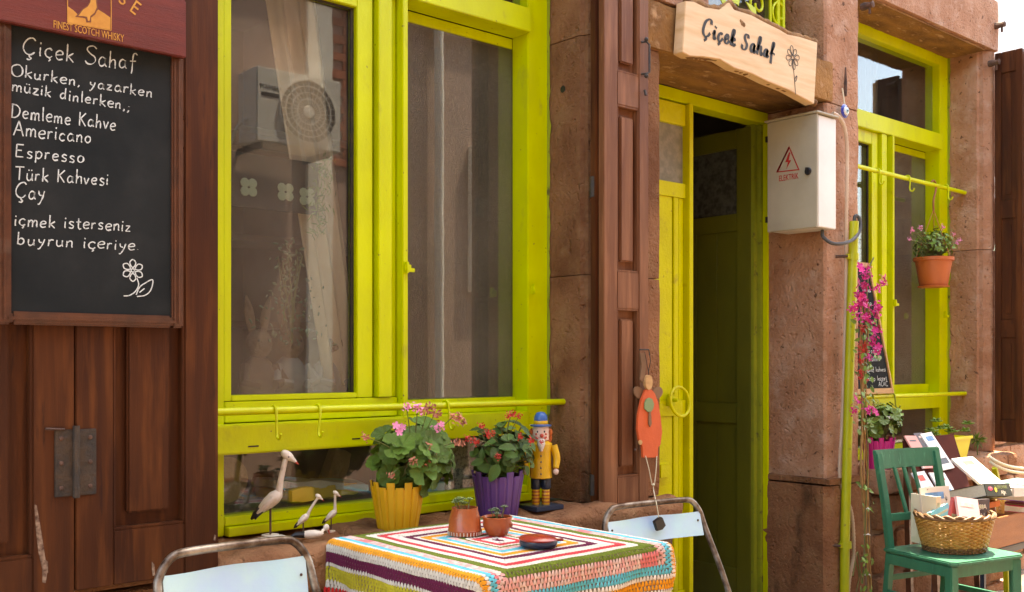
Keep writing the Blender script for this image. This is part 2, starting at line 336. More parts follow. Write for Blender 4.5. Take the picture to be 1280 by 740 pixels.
# ---------------------------------------------------------------- the street
def gz(x): return -.07*max(0, x-4.6)-.012*max(0, min(x, 4.6)-2.0)
st = MB(); XS_ = [-60, -20, -5, 0, 2, 3, 4, 4.6, 5.2, 6, 7, 8, 9.5, 12, 16, 22, 30, 60, 120]
for x in XS_:
    z = gz(min(x, 30))
    for y in (-60, -12, -4.2, -2, 0, 3, 12, 60, 120): st.v.append(V((x, y, z-.0)))
for i in range(len(XS_)-1):
    for j in range(8): st.f.append((i*9+j, (i+1)*9+j, (i+1)*9+j+1, i*9+j+1))
st.c = [None]*len(st.f); setp(obj('street', st, K['street']), kind='structure')
pv = thing('paving', (0, 0, 0), None, None); pv['kind'] = 'structure'
sm = []
for k in range(4):
    b = rough_box(-.148, .148, -.098, .098, -.03, .006, .06, .003, .01, 9, k); o = obj('paving_stone', b, K['street'], pv, loc=(0, 0, 0)); sm.append(o.data); COL.objects.unlink(o); bpy.data.objects.remove(o)
rnd = random.Random(3); cnt = 0
for i in range(26):
    for j in range(11):
        x = 1.3+i*.305; y = -.55-j*.205+(.0)
        if cnt < 290:
            M = Matrix.Translation((x+(.15 if j % 2 else 0), y, gz(x)+.004)) @ Matrix.Rotation(rnd.uniform(-.02, .02), 4, 'Z')
            place(rnd.choice(sm), 'paving_stone', M, pv); cnt += 1
# ---------------------------------------------------------------- the shop
shop = thing('shop_building', (0, 0, 0), 'stone shop front with lime green windows, open door and brown shutters along the street', 'building')
YF = -.27
def stone(mb, m='stone', name='stone_block', label=None): return obj(name, mb, K[m], shop, smooth=True, label=label)
# jamb between window and door, worn roll mouldings
jamb = [(3.15, .12), (3.15, -.205), (3.168, -.215), (3.17, -.235), (3.185, -.24), (3.20, -.262), (3.222, -.278), (3.245, -.262), (3.26, -.268), (3.60, -.268), (3.62, .12)]
zz = [.73, 1.72, 2.76, 3.45]
for i in range(3): stone(profile_block(jamb, zz[i]+.002, zz[i+1]-.002, seed=i), 'stone')
# left of the window, behind the shutters
zs = [.66, 1.25, 1.9, 2.5, 3.1, 3.45]
for i in range(5):
    for a, b in ((-1.6, -.55), (-.545, .55), (.555, 1.40)):
        stone(rough_box(a, b, YF, .12, zs[i]+.004, zs[i+1]-.004, .1, .005, .012, seed=i+a), 'stone')
# pilaster right of the door
pil = [(4.975, .12), (4.972, -.262), (4.985, -.275), (5.305, -.275), (5.325, -.262), (5.335, -.2), (5.36, .1)]
for i, (a, b) in enumerate(((.70, 2.76), (2.764, 3.45))): stone(profile_block(pil, a+.002, b-.002, .05, .005, seed=4+i), 'stone_pale')
plin = [(4.958, .12), (4.955, -.27), (5.0, -.31), (5.32, -.31), (5.36, -.28), (5.38, .1)]
stone(rough_box(4.955, 5.385, -.312, .12, .665, .702, .03, .006, .016, seed=3), 'stone')
stone(profile_block(plin, -.35, .66, .04, .008, seed=9), 'stone')
# right of the right window
j2 = [(6.96, .12), (6.96, -.20), (6.975, -.21), (6.978, -.235), (6.995, -.24), (7.01, -.26), (7.035, -.275), (7.06, -.258), (7.075, -.265), (7.10, -.262), (7.11, .12)]
for a, b in ((.73, 2.1), (2.1, 3.45)): stone(profile_block(j2, a+.002, b-.002, .06, .005, seed=int(b*3)), 'stone_pale')
# lintels
stone(rough_box(3.50, 5.04, -.285, .115, 2.765, 2.985, .045, .006, .014, seed=31), 'ochre', 'lintel', 'ochre stained door lintel')
stone(rough_box(3.30, 3.94, -.29, .0, 2.99, 3.6, .06, .005, .012, seed=33), 'stone_pale')
stone(rough_box(1.2, 3.29, -.285, .115, 3.452, 3.85, .06, .006, .014, seed=35), 'ochre', 'lintel')
stone(rough_box(5.30, 7.11, -.285, .115, 3.452, 3.80, .05, .006, .014, seed=37), 'stone_pale', 'lintel')
K['soff'] = K['ochre']
stone(rough_box(5.36, 6.955, -.262, -.004, 3.436, 3.4505, .05, .004, .006, seed=38), 'ochre', 'soffit_stone')
stone(rough_box(3.30, 5.30, -.285, .115, 3.61, 3.85, .06, .006, .014, seed=36), 'stone_pale', 'lintel')
# courses above, built up out of view to block the sun
for r in range(13):
    z0 = 3.855+r*.42; off = .35 if r % 2 else 0
    for i in range(10):
        a = -1.7+i*.98+off; b = min(a+.975, 7.11)
        if a < 7.0: stone(rough_box(a, b, -.27, .12, z0, z0+.415, .14, .006, .014, seed=i+r*11), 'stone_pale')
# sill ledges and rough base stones
xsl = [(-.9, .35), (.36, 1.40), (1.41, 1.98), (1.986, 2.72), (2.726, 3.63)]
for i, (a, b) in enumerate(xsl): stone(rough_box(a, b, -.40 if a > 1 else -.28, .14, .585, .728 if a > 1 else .66, .025, .022 if a > 1 else .008, .035, 6, seed=50+i), 'stone', 'sill_stone')
for i, (a, b) in enumerate(((5.37, 6.2), (6.206, 7.0), (7.006, 7.14))): stone(rough_box(a, b, -.40, .14, .585, .728, .035, .010, .022, 6, seed=60+i), 'stone_pale', 'sill_stone')
def course(x0, x1, seed, m):
    r_ = random.Random(seed); z = -.5
    while z < .57:
        h = min(r_.uniform(.17, .26), .58-z)
        if .58-z-h < .08: h = .58-z
        x = x0
        while x < x1-.01:
            wd = min(r_.uniform(.22, .48), x1-x)
            if x1-x-wd < .12: wd = x1-x
            stone(rough_box(x+.006, x+wd-.006, -.34+r_.uniform(-.015, .02), .1, z+.006, z+h-.006, .04, .016, .032, 7, seed=r_.random()*90), m, 'base_stone'); x += wd
        z += h
course(-.9, 3.63, 5, 'stone_dark'); course(5.39, 7.12, 8, 'stone')
mb = MB(); mb.box(-1.6, 3.62, -.30, .13, -.5, .6); mb.box(5.34, 7.09, -.30, .13, -.5, .6); mb.box(-1.6, 1.39, -.22, .13, .6, 5.5); mb.box(-1.6, 7.09, -.22, .13, 3.86, 9.3)
obj('mortar_core', mb, K['mortar'], shop)
mb = MB(); mb.box(-1.65, 7.14, -.36, 4.0, 9.33, 9.5); obj('roof', mb, K['mortar'], shop)
# room shell behind the front
mb = MB(); mb.box(-1.6, 7.08, .131, 4.0, -.6, -.32); obj('shop_floor', mb, K['floor_in'], shop)
mb = MB(); mb.box(-1.6, 7.10, 3.9, 4.0, .12, 9.3); mb.box(-1.6, -1.5, .131, 3.9, .12, 9.3); mb.box(6.97, 7.10, .131, 3.9, .12, 9.3); mb.box(-1.5, 6.97, .131, 3.9, 3.86, 3.95); mb.box(3.62, 3.70, .5, 3.9, .12, 3.86); mb.box(5.25,5.33,1.1,3.9,.12,3.86)
obj('room_wall', mb, K['wall_in'], shop)
# ---------------------------------------------------------------- windows (the same joinery twice)
def window(dx, label):
    def B(m, x0, x1, y0, y1, z0, z1): m.box(x0+dx, x1+dx, y0, y1, z0, z1)
    fr = MB(); B(fr, 1.405, 1.60, -.002, .09, .735, 3.45); B(fr, 3.03, 3.152, .0, .105, .735, 3.45)
    B(fr, 1.60, 3.03, -.001, .10, 3.375, 3.449); B(fr, 1.60, 3.03, -.022, .10, 2.79, 2.895)
    fm = obj('window', fr, K['lime'], shop, bevel=.003, label=label)
    def sub(name, boxes, m='lime', bev=.003):
        q = MB()
        for b in boxes: B(q, *b)
        return obj(name, q, K[m], fm, bevel=bev)
    sub('sash_frame', [(1.602, 1.632, .008, .07, 1.205, 2.788), (2.15, 2.222, .008, .07, 1.205, 2.788), (1.632, 2.15, .008, .07, 2.71, 2.788), (1.632, 2.15, .008, .07, 1.205, 1.225)])
    sub('post', [(2.236, 2.30, -.012, .09, 1.205, 2.788), (2.304, 2.334, .012, .09, 1.205, 2.788), (2.338, 2.364, -.03, .10, 1.13, 2.788)])
    sub('sash_recess', [(2.366, 2.40, .072, .12, 1.19, 2.788), (2.40, 3.028, .10, .13, 2.742, 2.788), (2.366, 3.028, .075, .13, 1.125, 1.186)], 'lime')
    sub('bottom_rail', [(1.602, 2.334, .0, .09, 1.13, 1.203)])
    sub('beam', [(1.52, 2.236+.1, -.052, .09, 1.022, 1.126)], bev=.006)
    sub('beam', [(2.338, 3.028, -.008, .09, 1.024, 1.124)])
    sub('lower_frame', [(1.602, 3.028, .0, .09, .768, .80)]); sub('lower_frame', [(1.602, 3.028, -.03, .09, .7345, .766)])
    sub('slot', [(1.665, 1.705, -.0535, -.05, 1.045, 1.050)], 'black', 0); sub('slot', [(2.09, 2.125, -.0535, -.05, 1.050, 1.055)], 'black', 0)
    sub('putty', [(1.633, 1.640, .03, .04, 1.226, 2.709), (2.136, 2.149, .03, .04, 1.226, 2.709), (1.64, 2.136, .03, .04, 2.702, 2.709)], 'iron', 0)  # dark strips draw the putty together with its shadow line
    sub('pane', [(1.633, 2.149, .045, .049, 1.226, 2.709)], 'glass', 0)
    sub('pane', [(2.40, 3.027, .101, .104, 1.187, 2.742)], 'glass', 0)
    sub('insect_screen', [(2.40, 3.027, .106, .108, 1.187, 2.742)], 'screen', 0)
    sub('pane', [(1.602, 3.028, .05, .054, .801, 1.021)], 'glass', 0)
    sub('pane', [(1.602, 3.028, .05, .054, 2.896, 3.374)], 'glass_sky', 0)
    for x, z in ((2.352, 1.715), (3.032, 1.66)):
        q = MB(); B(q, x-.012, x+.018, -.045, -.03, z-.012, z+.012); B(q, x-.008, x+.03, -.052, -.045, z-.018, z-.002); B(q, x-.008, x+.004, -.05, -.03, z-.022, z+.022)
        obj('catch', q, K['lime'], fm, bevel=.002)
    return fm
window(0, 'large two light window with an insect screen'); window(3.81, 'right hand window under the long stone lintel')
# flat chips of old paint running onto the stone beside the frames
def rod(x0, x1, y, z, m='lime'):
    q = MB(); q.tube([(x0, y, z+.006), ((x0+x1)/2, y, z), (x1, y, z-.004)], .0135, 12)
    o = obj('window_rod', q, K[m], shop, smooth=True)
    e = MB(); e.lathe([(.024, -.004), (.026, 0), (.02, .006)], (x1-.012, y, z-.004), 12, Matrix.Rotation(pi/2, 3, 'Y')); obj('rod_socket', e, K['lime_old'], shop, smooth=True)
rod(1.40, 3.165, -.105, 1.170); rod(5.33, 6.985, -.12, 2.50); rod(5.33, 6.985, -.12, 1.125)
# ---------------------------------------------------------------- door
dr = MB(); YD = .10
dr.box(3.62, 4.972, YD-.005, YD+.09, 2.70, 2.763); dr.box(3.62, 3.66, YD, YD+.09, -.1, 2.70); obj('door_frame', dr, K['lime'], shop, bevel=.003)
dr = MB(); dr.box(4.935, 4.972, YD+.02, YD+.10, -.4, 2.70); dr.box(4.90, 4.932, YD+.04, YD+.10, -.4, 2.70); obj('door_jamb', dr, K['lime_old'], shop, bevel=.003)  # darker paint here puts the jamb's shade into its colour
q = MB(); q.box(4.955, 4.9725, YD-.012, YD+.02, -.4, 2.70); obj('door_stop', q, K['lime'], shop, bevel=.003)
def X(p): return xs(p, YD)
q = MB(); x0, x1 = 3.66, 4.275
xg = X(857); zt, zb = at(835, 129, YD).z, at(835, 196, YD).z
# leaf of stiles and rails round sunk boards
q.box(x0, x0+.10, YD, YD+.05, -.1, 2.69); q.box(xg, x1-.035, YD, YD+.05, -.1, 2.69); q.box(x1-.03, x1, YD-.022, YD+.05, -.3, 2.695)
for za, zb2 in ((2.58, 2.69), (2.20, 2.275), (1.06, 1.14), (.0, .14)): q.box(x0+.1, xg, YD+.001, YD+.05, za, zb2)
dl = obj('door', q, K['doory'], shop, bevel=.004, label='closed lime green door leaf')
q = MB(); q.box(x0+.1, xg, YD+.02, YD+.026, 2.275, 2.58); obj('pane', q, K['frost'], dl)
xa = x0+.1; bds = [(xa, X(843)), (X(843), X(850)), (X(850), xg)]
for za, zb2 in ((1.14, 2.20), (.14, 1.06)):
    for i, (ba, bb_) in enumerate(bds):
        q = MB(); q.box(ba+.003, bb_-.003, YD+.012-.006*(i == 1), YD+.03, za, zb2); obj('door_board', q, K['doory'], dl, bevel=.003)
q = MB(); c = at(850, 502, YD-.06)
q.tube([c+V((.075*cos(a), .012*sin(a), .075*sin(a))) for a in [2*pi*i/28 for i in range(29)]], .0085, 8); hd = obj('ring_handle', q, K['doory'], dl, smooth=True)
q = MB(); c2 = at(836, 500, YD); q.box(c2.x-.02, c2.x+.02, YD-.03, YD, c2.z-.03, c2.z+.03); q.tube([c2+V((0, -.02, .0)), c2+V((0.0, -.06, 0))], .01, 8); obj('handle_plate', q, K['lime'], dl, bevel=.004)
c3 = at(826, 588, YD); q = MB(); q.box(c3.x-.045, c3.x+.045, YD-.03, YD, c3.z-.045, c3.z+.045); obj('lock_box', q, K['doory'], dl, bevel=.012)
# the leaf standing open into the room, seen from its outer face
xo = 4.895; q = MB(); y0, y1 = YD+.06, YD+.70
def ob(mm, ya, yb, za, zb2, t=.045, off=0): mm.box(xo-off, xo+t-off, ya, yb, za, zb2)
ob(q, y0, y0+.10, -.3, 2.69); ob(q, y1-.09, y1, -.3, 2.69)
for za, zb2 in ((2.58, 2.69), (2.10, 2.20), (.98, 1.10), (-.3, .14)): ob(q, y0+.1, y1-.09, za, zb2, .044, -.001)
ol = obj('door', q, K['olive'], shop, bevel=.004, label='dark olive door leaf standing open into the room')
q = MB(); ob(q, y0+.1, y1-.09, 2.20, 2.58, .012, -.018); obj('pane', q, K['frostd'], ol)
for za, zb2 in ((1.10, 2.10), (.14, .98)):
    for i in range(3):
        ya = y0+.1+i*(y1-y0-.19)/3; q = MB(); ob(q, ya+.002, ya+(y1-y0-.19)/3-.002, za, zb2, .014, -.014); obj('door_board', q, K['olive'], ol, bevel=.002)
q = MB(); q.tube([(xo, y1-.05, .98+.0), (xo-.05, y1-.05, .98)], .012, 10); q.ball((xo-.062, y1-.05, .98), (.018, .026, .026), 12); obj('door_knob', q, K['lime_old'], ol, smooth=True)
q = MB(); q.tube([(xo-.02, y1-.08+.05*cos(a), 1.17+.055*sin(a)) for a in [2*pi*i/20 for i in range(21)]], .007, 6); obj('ring_handle', q, K['iron'], ol, smooth=True)
# fanlight with scrolled ironwork over the door
fl = MB(); fl.box(3.95, 4.03, -.02, .07, 2.988, 3.61); fl.box(4.90, 4.972, -.02, .07, 2.988, 3.61); fl.box(4.03, 4.90, -.02, .07, 2.988, 3.05)
fo = obj('fanlight', fl, K['lime'], shop, bevel=.003)
q = MB(); q.box(4.03, 4.90, .03, .034, 3.05, 3.61); obj('pane', q, K['glass'], fo)
q = MB(); q.box(3.86, 3.98, -.22, -.19, 2.99, 3.02); q.box(3.86,3.885,-.22,-.19,3.02,3.6)
obj('grille_frame', q, K['lime'], fo, bevel=.003)
def spiral(cx, cz, r0, turns, a0, sgn=1, n=30):
    return [V((cx+sgn*r0*(1-i/n*.72)*cos(a0+turns*2*pi*i/n), -.10, cz+r0*(1-i/n*.72)*sin(a0+turns*2*pi*i/n))) for i in range(n+1)]
gm = MB()
for x in (4.35, 4.71):
    gm.tube([(x, -.10, 2.99), (x, -.10, 3.6)], .009, 6)
for x in (4.135, 4.595, 4.795):
    for cz, s in ((3.10, 1), (3.25, -1), (3.42, 1)): gm.tube(spiral(x, cz, .075, 1.25, pi/2*s, s), .008, 6)
for x in (4.78, 4.83): gm.tube([(x, -.10, 2.99), (x, -.10, 3.6)], .013, 6)
obj('iron_scrollwork', gm, K['lime'], fo, smooth=True)
lf = MB()
for px, py, ang, ln in ((905, 4, -.5, .13), (938, 10, -.45, .10), (918, 1, .3, .08)):
    c = at(px, py, -.13); u = V((cos(ang), 0, sin(ang))); v = V((-sin(ang), 0, cos(ang)))
    lf.prism([c-u*ln/2, c-v*.016, c+u*ln*.2-v*.02, c+u*ln*.25-v*.03, c+u*ln/2, c+u*ln*.25+v*.03, c+u*ln*.2+v*.016, c+v*.016], (0, -.006, 0))
obj('iron_leaf', lf, K['lime'], fo)
cu = MB(); n = 40
for i in range(n+1):
    x = 4.06+.6*i/n; y = .14+.025*sin(i*1.15)
    cu.v += [V((x, y, 3.0)), V((x, y, 3.6))]
cu.f = [(2*i, 2*i+2, 2*i+3, 2*i+1) for i in range(n)]; cu.c = [None]*n
co = obj('net_curtain', cu, K['curtain'], smooth=True); setp(co, 'pale net curtain inside the fanlight above the door', 'curtain'); sol = co.modifiers.new('s', 'SOLIDIFY'); sol.thickness = .002
# ---------------------------------------------------------------- shutters
def shutter(xa, xb, y, th, z0, z1, cols, rails, m, label, raised=.012, stile_l=None, stile_r=None):
    q = MB(); q.box(xa, stile_l, y, y+th, z0, z1); q.box(stile_r, xb, y, y+th, z0, z1)
    for a, b in rails: q.box(stile_l, stile_r, y+.0015, y+th-.001, a, b)
    s = obj('shutter', q, K[m], shop, bevel=.003, label=label)
    for (a, b) in zip(rails[:-1], rails[1:]):
        za, zb2 = a[1], b[0]; p = MB(); p.box(stile_l, stile_r, y+.031, y+.038, za, zb2); obj('panel_ground', p, K[m], s)
        g = (stile_r-stile_l)*.2
        p = MB(); p.box(stile_l+g, stile_r-g, y+.008, y+.0315, za+.045, zb2-.045); obj('raised_panel', p, K[m], s, bevel=.006)
        p = MB()
        for (u0, v0, u1, v1) in ((stile_l, za, stile_r, za+.008), (stile_l, zb2-.008, stile_r, zb2), (stile_l, za+.008, stile_l+.008, zb2-.008), (stile_r-.008, za+.008, stile_r, zb2-.008)):
            p.box(u0, u1, y+.003, y+.031, v0, v1)
        obj('moulding', p, K[m], s, bevel=.002)
    return s
YS = -.325
x93, x275 = xs(94, YS), xs(273, YS)
shB = shutter(x93+.002, x275, YS, .04, .69, 3.40, 1, [(.69, .85), (2.0, 2.09), (3.27, 3.40)], 'brown', 'brown shutter leaf with a tall raised panel below the blackboard', stile_l=xs(142, YS), stile_r=xs(231, YS))
shA = shutter(x93-.44, x93-.002, YS-.0, .04, .67, 3.40, 1, [(.67, .80), (2.0, 2.09), (3.27, 3.40)], 'brown', 'brown shutter leaf at the left edge', stile_l=x93-.40, stile_r=xs(41, YS))
c = at(94, 578, YS); q = MB(); q.box(c.x-.058, c.x+.058, YS-.006, YS, c.z-.095, c.z+.095); hg = obj('hinge', q, K['iron'], shB, bevel=.002)
q = MB(); q.tube([(c.x, YS-.01, c.z-.1), (c.x, YS-.01, c.z+.105)], .010, 8); obj('hinge_pin', q, K['iron'], hg, smooth=True)
for dx in (-.04, .04):
    for dz in (-.07, 0, .07):
        q = MB(); q.lathe([(.007, 0), (.006, .003), (.002, .004)], (c.x+dx, YS-.006, c.z+dz), 8, Matrix.Rotation(pi/2, 3, 'X')); obj('screw', q, K['rust'], hg)
q = MB(); a = at(57, 536, YS-.008); q.tube([a, a+V((.05, 0, -.004)), a+V((.055, .02, -.004))], .004, 6); obj('nail', q, K['rust'], shB)
K['chip'] = mat('bare_wood_chip', (.32, .22, .15), (.08, .035, .02), 70, .9)
def chip(pts, par, y):
    q = MB(); q.prism([at(px, py, y) for px, py in pts], (0, .0015, 0)); obj('paint_chip', q, K['chip'], par)
chip([(43, 630), (46, 632), (50, 655), (54, 680), (57, 700), (59, 717), (57, 729), (53, 728), (53, 712), (48, 690), (45, 662)], shA, YS-.001)
chip([(57, 700), (60, 702), (60, 716), (58, 716)], shA, YS-.0012)
chip([(190, 702), (193, 706), (194, 719), (191, 720), (190, 712)], shB, YS-.001); chip([(268, 668), (270, 669), (269, 676), (267, 675)], shB, YS-.001)
# narrow shutter between window and door (two leaves folded on each other)
Y2 = -.345; xa, xb = xs(755, Y2), xs(811, Y2); sl, sr = xs(772, Y2), xs(799, Y2)
zr = [at(785, v, Y2).z for v in (622, 596, 386, 340, 133, 92)]
shC = shutter(xa, xb, Y2, .034, at(785, 632, Y2).z, 3.40, 1, [(at(785, 632, Y2).z, zr[1]), (zr[2], zr[3]), (zr[4], zr[5]), (3.3, 3.4)], 'brown2', 'narrow faded brown shutter leaf folded between window and door', stile_l=sl, stile_r=sr)
q = MB(); q.box(xa-.012, xb-.03, Y2+.038, Y2+.070, at(785, 632, Y2).z+.01, 3.40); obj('shutter', q, K['brown'], shop, bevel=.003, label='rear shutter leaf folded behind the faded one')
q = MB(); p0, p1 = at(808, 52, Y2-.02), at(808, 92, Y2-.02)
q.tube([p0+V((-.01, .02, .0)), p0, p0+V((.02, 0, -.01)), p1+V((.02, 0, .01)), p1, p1+V((-.01, .02, 0))], .005, 6); q.ball(p0+V((0, 0, .01)), .010, 8); q.ball(p1-V((0, 0, .01)), .010, 8)
obj('pull_handle', q, K['iron'], shC, smooth=True)
q = MB(); p0 = at(806, 116, Y2-.01); q.tube([p0-V((0, .006, .012)), p0+V((0, 0, .012))], .006, 6); obj('bolt', q, K['iron'], shC)
for py in (234, 606):
    q = MB(); c = at(743, py, -.285); q.tube([c-V((0, 0, .045)), c+V((0, 0, .045))], .022, 8); q.box(c.x, c.x+.06, c.y, c.y+.01, c.z-.03, c.z+.03); obj('hinge', q, K['iron'], shC, bevel=.002)
# right hand shutters, opened out from the wall, seen edge on
def leaf_out(x, y0, y1, z0, z1, m, label, th=.036, dx=0):
    q = MB(); A = V((x, y0, 0)); B_ = V((x+dx, y1, 0)); u = (B_-A).normalized(); n = V((u.y, -u.x, 0)); Lg = (B_-A).length
    M = Matrix(((u.x, n.x, 0, A.x), (u.y, n.y, 0, A.y), (0, 0, 1, 0), (0, 0, 0, 1)))
    s = Lg*.24
    q.box(0, s, -th/2, th/2, z0, z1, M); q.box(Lg-s, Lg, -th/2, th/2, z0, z1, M)
    zr = [z0, z0+.15, 1.5, 1.62, 2.3, 2.42, z1-.14, z1]
    for i in range(0, 8, 2): q.box(s, Lg-s, -th/2+.001, th/2-.001, zr[i], zr[i+1], M)
    o = obj('shutter', q, K[m], shop, bevel=.003, label=label)
    for i in range(1, 7, 2):
        p = MB(); p.box(s, Lg-s, -.006, .006, zr[i], zr[i+1], M); p.box(s+.03, Lg-s-.03, -.013, .013, zr[i]+.04, zr[i+1]-.04, M); obj('raised_panel', p, K[m], o, bevel=.003)
    return o
leaf_out(7.035, -.295, -.475, .80, 3.42, 'brown', 'dark shutter leaf of the right window, standing out from the wall')
leaf_out(7.09, -.30, -.47, .80, 3.41, 'brown', 'second dark shutter leaf folded beside the first', dx=.01)
xs4 = 7.085; shutter(xs4, xs4+.46, -.53, .04, .74, 3.42, 1, [(.74, .90), (1.50, 1.62), (2.3, 2.42), (3.28, 3.42)], 'brown2', 'faded sunlit outer shutter leaf at the right edge', stile_l=xs4+.085, stile_r=xs4+.375)
q = MB(); q.box(xs4-.004, xs4-.0005, -.531, -.489, .74, 3.42); obj('worn_shutter_edge', q, K['wood'], shop)  # pale strip paints sunlight onto the edge of the outer leaf
for px, py in ((1077, 9), (1243, 33), (1236, 80)):
    q = MB(); c = at(px, py, -.28); q.lathe([(.022, 0), (.024, .02), (.016, .05), (.02, .07), (.01, .075)], c, 8, Matrix.Rotation(pi/2, 3, 'X')); q.tube([c-V((0, .05, 0)), c-V((0, .05, .05))], .008, 6); obj('shutter_hook', q, K['rust'], shop, smooth=True)
q = MB(); c = at(1057, 100, -.29); q.lathe([(.007, -.09), (.009, -.05), (.008, 0), (.004, .07)], c, 8); obj('wall_hook', q, K['rust'], shop, smooth=True)
# hole and scars in the jamb
q = MB(); c = V((3.149, -.10, H+(450-110)/1280*4.5)); q.lathe([(.016, -.002), (.013, .004)], c, 9, Matrix.Rotation(pi/2, 3, 'Y')); obj('drill_hole', q, K['black'], shop)
# ---------------------------------------------------------------- single stroke lettering
G = {
'Ç': (7.5, '7,8.5 5.5,9.8 3,9 1,6 .8,3 2.5,.6 5,.4 6.8,2|4,.2 4.2,-1 5.2,-1.6 4.2,-2.6 2.8,-2.3'),
'ç': (4.6, '4.2,4.2 3,5.1 1.3,4.4 .6,2.6 1.3,.7 3,.1 4.3,1|2.8,0 3.4,-1 2.6,-2'),
'i': (2.0, '1,5 .9,2 1.1,0|1,6.9 1.1,7.9'), 'ı': (2, '1,5 1,0'),
'e': (4.8, '.8,2.6 2.5,2.8 4.2,3.3 3.9,4.7 2.4,5.1 .9,3.7 .8,1.6 2.1,.1 4.3,.7'),
'k': (4.8, '.8,9.6 .9,5 .8,0|4.2,4.9 1,2.3 2,2.2 4.4,-.2'),
'S': (6.4, '6,8.6 4.4,9.8 2,9.2 1.2,7.5 3,5.6 5.2,4.2 5.6,2 3.8,.3 1.6,.3 .5,1.6'),
'a': (5.0, '4,4.4 2.3,5.1 .8,3.3 .9,1 2.2,.1 3.8,1.6 4.1,4.8|4.1,4.6 4.0,1.4 4.9,.1'),
'h': (4.8, '.9,9.8 .9,5 .8,0|.9,2.8 2.4,4.9 3.8,4.4 4,2 4.1,0'),
'f': (4.4, '4.6,9 3.7,9.9 2.4,8.8 2.1,5 2,0 1.7,-2|.6,5 4,5.4'),
'O': (7.8, '4,9.8 1.4,8 .8,4.4 2.2,1 4.6,.2 7,2.5 7.2,6.5 5.6,9.4 3.6,9.7'),
'u': (4.8, '.8,5 .8,1.6 1.8,.1 3.3,.9 4,3|4,5 4,1.5 4.4,0'), 'ü': (4.8, '.8,5 .8,1.6 1.8,.1 3.3,.9 4,3|4,5 4,1.5 4.4,0|1.7,6.8 1.8,7.6|3.4,6.8 3.5,7.6'),
'r': (3.8, '.9,5 .9,2 .8,0|.9,3 2,4.8 3.5,4.7'), 'n': (4.8, '.8,5 .9,2 .8,0|.9,3 2.4,5 3.8,4.3 3.9,1 4.3,0'),
'y': (4.6, '.8,5 1.2,2.8 2.6,2.2|4.2,5 3.2,1 1.6,-2.6 .5,-2.9'), 'z': (4.4, '.6,4.8 3.8,4.9|3.8,4.9 .6,.2|.6,.2 4.2,.3'),
',': (2.4, '1.3,.4 1.2,-.6 .6,-1.6'), ';': (3, '1.4,4 1.45,3.6|1.3,.4 1.2,-.6 .5,-1.8'), '.': (2, '1,.2 1.1,.5'),
'm': (7, '.8,5 .8,0|.9,3 2,4.9 3.3,4.2 3.4,0|3.5,3 4.6,4.9 5.9,4.2 6,1 6.4,0'), 'd': (5, '4,4.3 2.3,5 .8,3.2 .9,1 2.2,.1 3.8,1.8|4.1,9.8 4,4 4.2,0'),
'l': (2, '1,9.8 1,4 1.2,0'), 'D': (7, '1,9.6 1.1,5 1,.2|.4,9.4 4,9 6.4,6.5 6,2.8 3.6,.5 .6,.2'), 'K': (6, '1,9.6 1,0|5.4,9.2 1.2,4.6|1.8,5.2 5.6,0'),
'v': (4.4, '.5,5 2,.2|2,.2 3.9,5'), 'A': (6.6, '.4,0 3.2,9.6|3.2,9.6 6.2,0|1.5,3.6 5.2,3.7'), 'c': (4.4, '4.1,4.2 2.6,5.1 .9,3.6 .8,1.4 2.2,.1 4.1,.8'),
'o': (5, '2.5,5 .9,3.6 .9,1.2 2.6,.1 4.2,1.5 4.1,4 2.3,5'), 'E': (6, '1,9.6 1,.2|1,9.5 5.4,9.6|1,5.2 4.4,5.2|1,.2 5.6,.3'),
's': (4.2, '3.7,4.5 2,5.1 .9,4 2,2.8 3.5,1.8 2.8,.2 .6,.5'), 'p': (5, '.9,5 .9,0 .8,-3|.9,3.6 2.6,5.1 4.2,3.6 3.8,1 2.2,.1 .9,1.4'),
'T': (6.4, '.2,9.4 6,9.6|3.1,9.5 3.1,0'), 't': (3.8, '1.8,8 1.8,2 2.6,.1 3.6,.6|.4,5.2 3.4,5.4'), 'b': (5, '.9,9.8 .9,.2|.9,3.6 2.6,5 4.2,3.4 3.8,.9 2.2,.1 .9,1.2'), ' ': (3.6, ''),
'H': (7, '1,9.6 1,0|6,9.6 6,0|1,5 6,5'), 'C': (6.6, '6.2,8.3 4.4,9.8 1.8,8.6 .8,5 1.8,1.2 4.4,.2 6.3,1.6'), 'g': (4.8, '4,4.4 2.3,5.1 .8,3.3 .9,1.4 2.4,.5 3.9,2 4.1,4.8|4.1,4.8 3.8,-1.6 2.2,-2.8 .7,-2'),
'M': (8, '1,0 1.3,9.6|1.3,9.6 4,3.5|4,3.5 6.6,9.6|6.6,9.6 7,0'), 'U': (6.6, '1,9.6 1,2.5 3,.2 5.3,1.6 5.6,9.6'), 'B': (6, '1,9.6 1,0|1,9.6 4.6,8.6 4,5.6 1,5|1,5 5.2,4 4.8,.8 1,0'),
}
def swidth(s): return sum(G[c][0]+.9 for c in s)
def ribbon(mb, pts, wfun, nrm, th):
    pts = [p for i, p in enumerate(pts) if i == 0 or (p-pts[i-1]).length > 1e-6]
    m = len(pts); vs = []
    for i, p in enumerate(pts):
        T = (pts[min(i+1, m-1)]-pts[max(i-1, 0)]).normalized(); S_ = T.cross(nrm).normalized(); w_ = wfun(T, i/(max(1, m-1)))
        vs += [p-S_*w_, p+S_*w_, p+S_*w_+nrm*th, p-S_*w_+nrm*th]
    fs = []
    for i in range(m-1):
        a = 4*i; b = a+4
        fs += [(a, a+1, b+1, b), (a+1, a+2, b+2, b+1), (a+2, a+3, b+3, b+2), (a+3, a, b, b+3)]
    fs += [(0, 3, 2, 1), (4*m-4, 4*m-3, 4*m-2, 4*m-1)]
    mb.add(vs, fs)
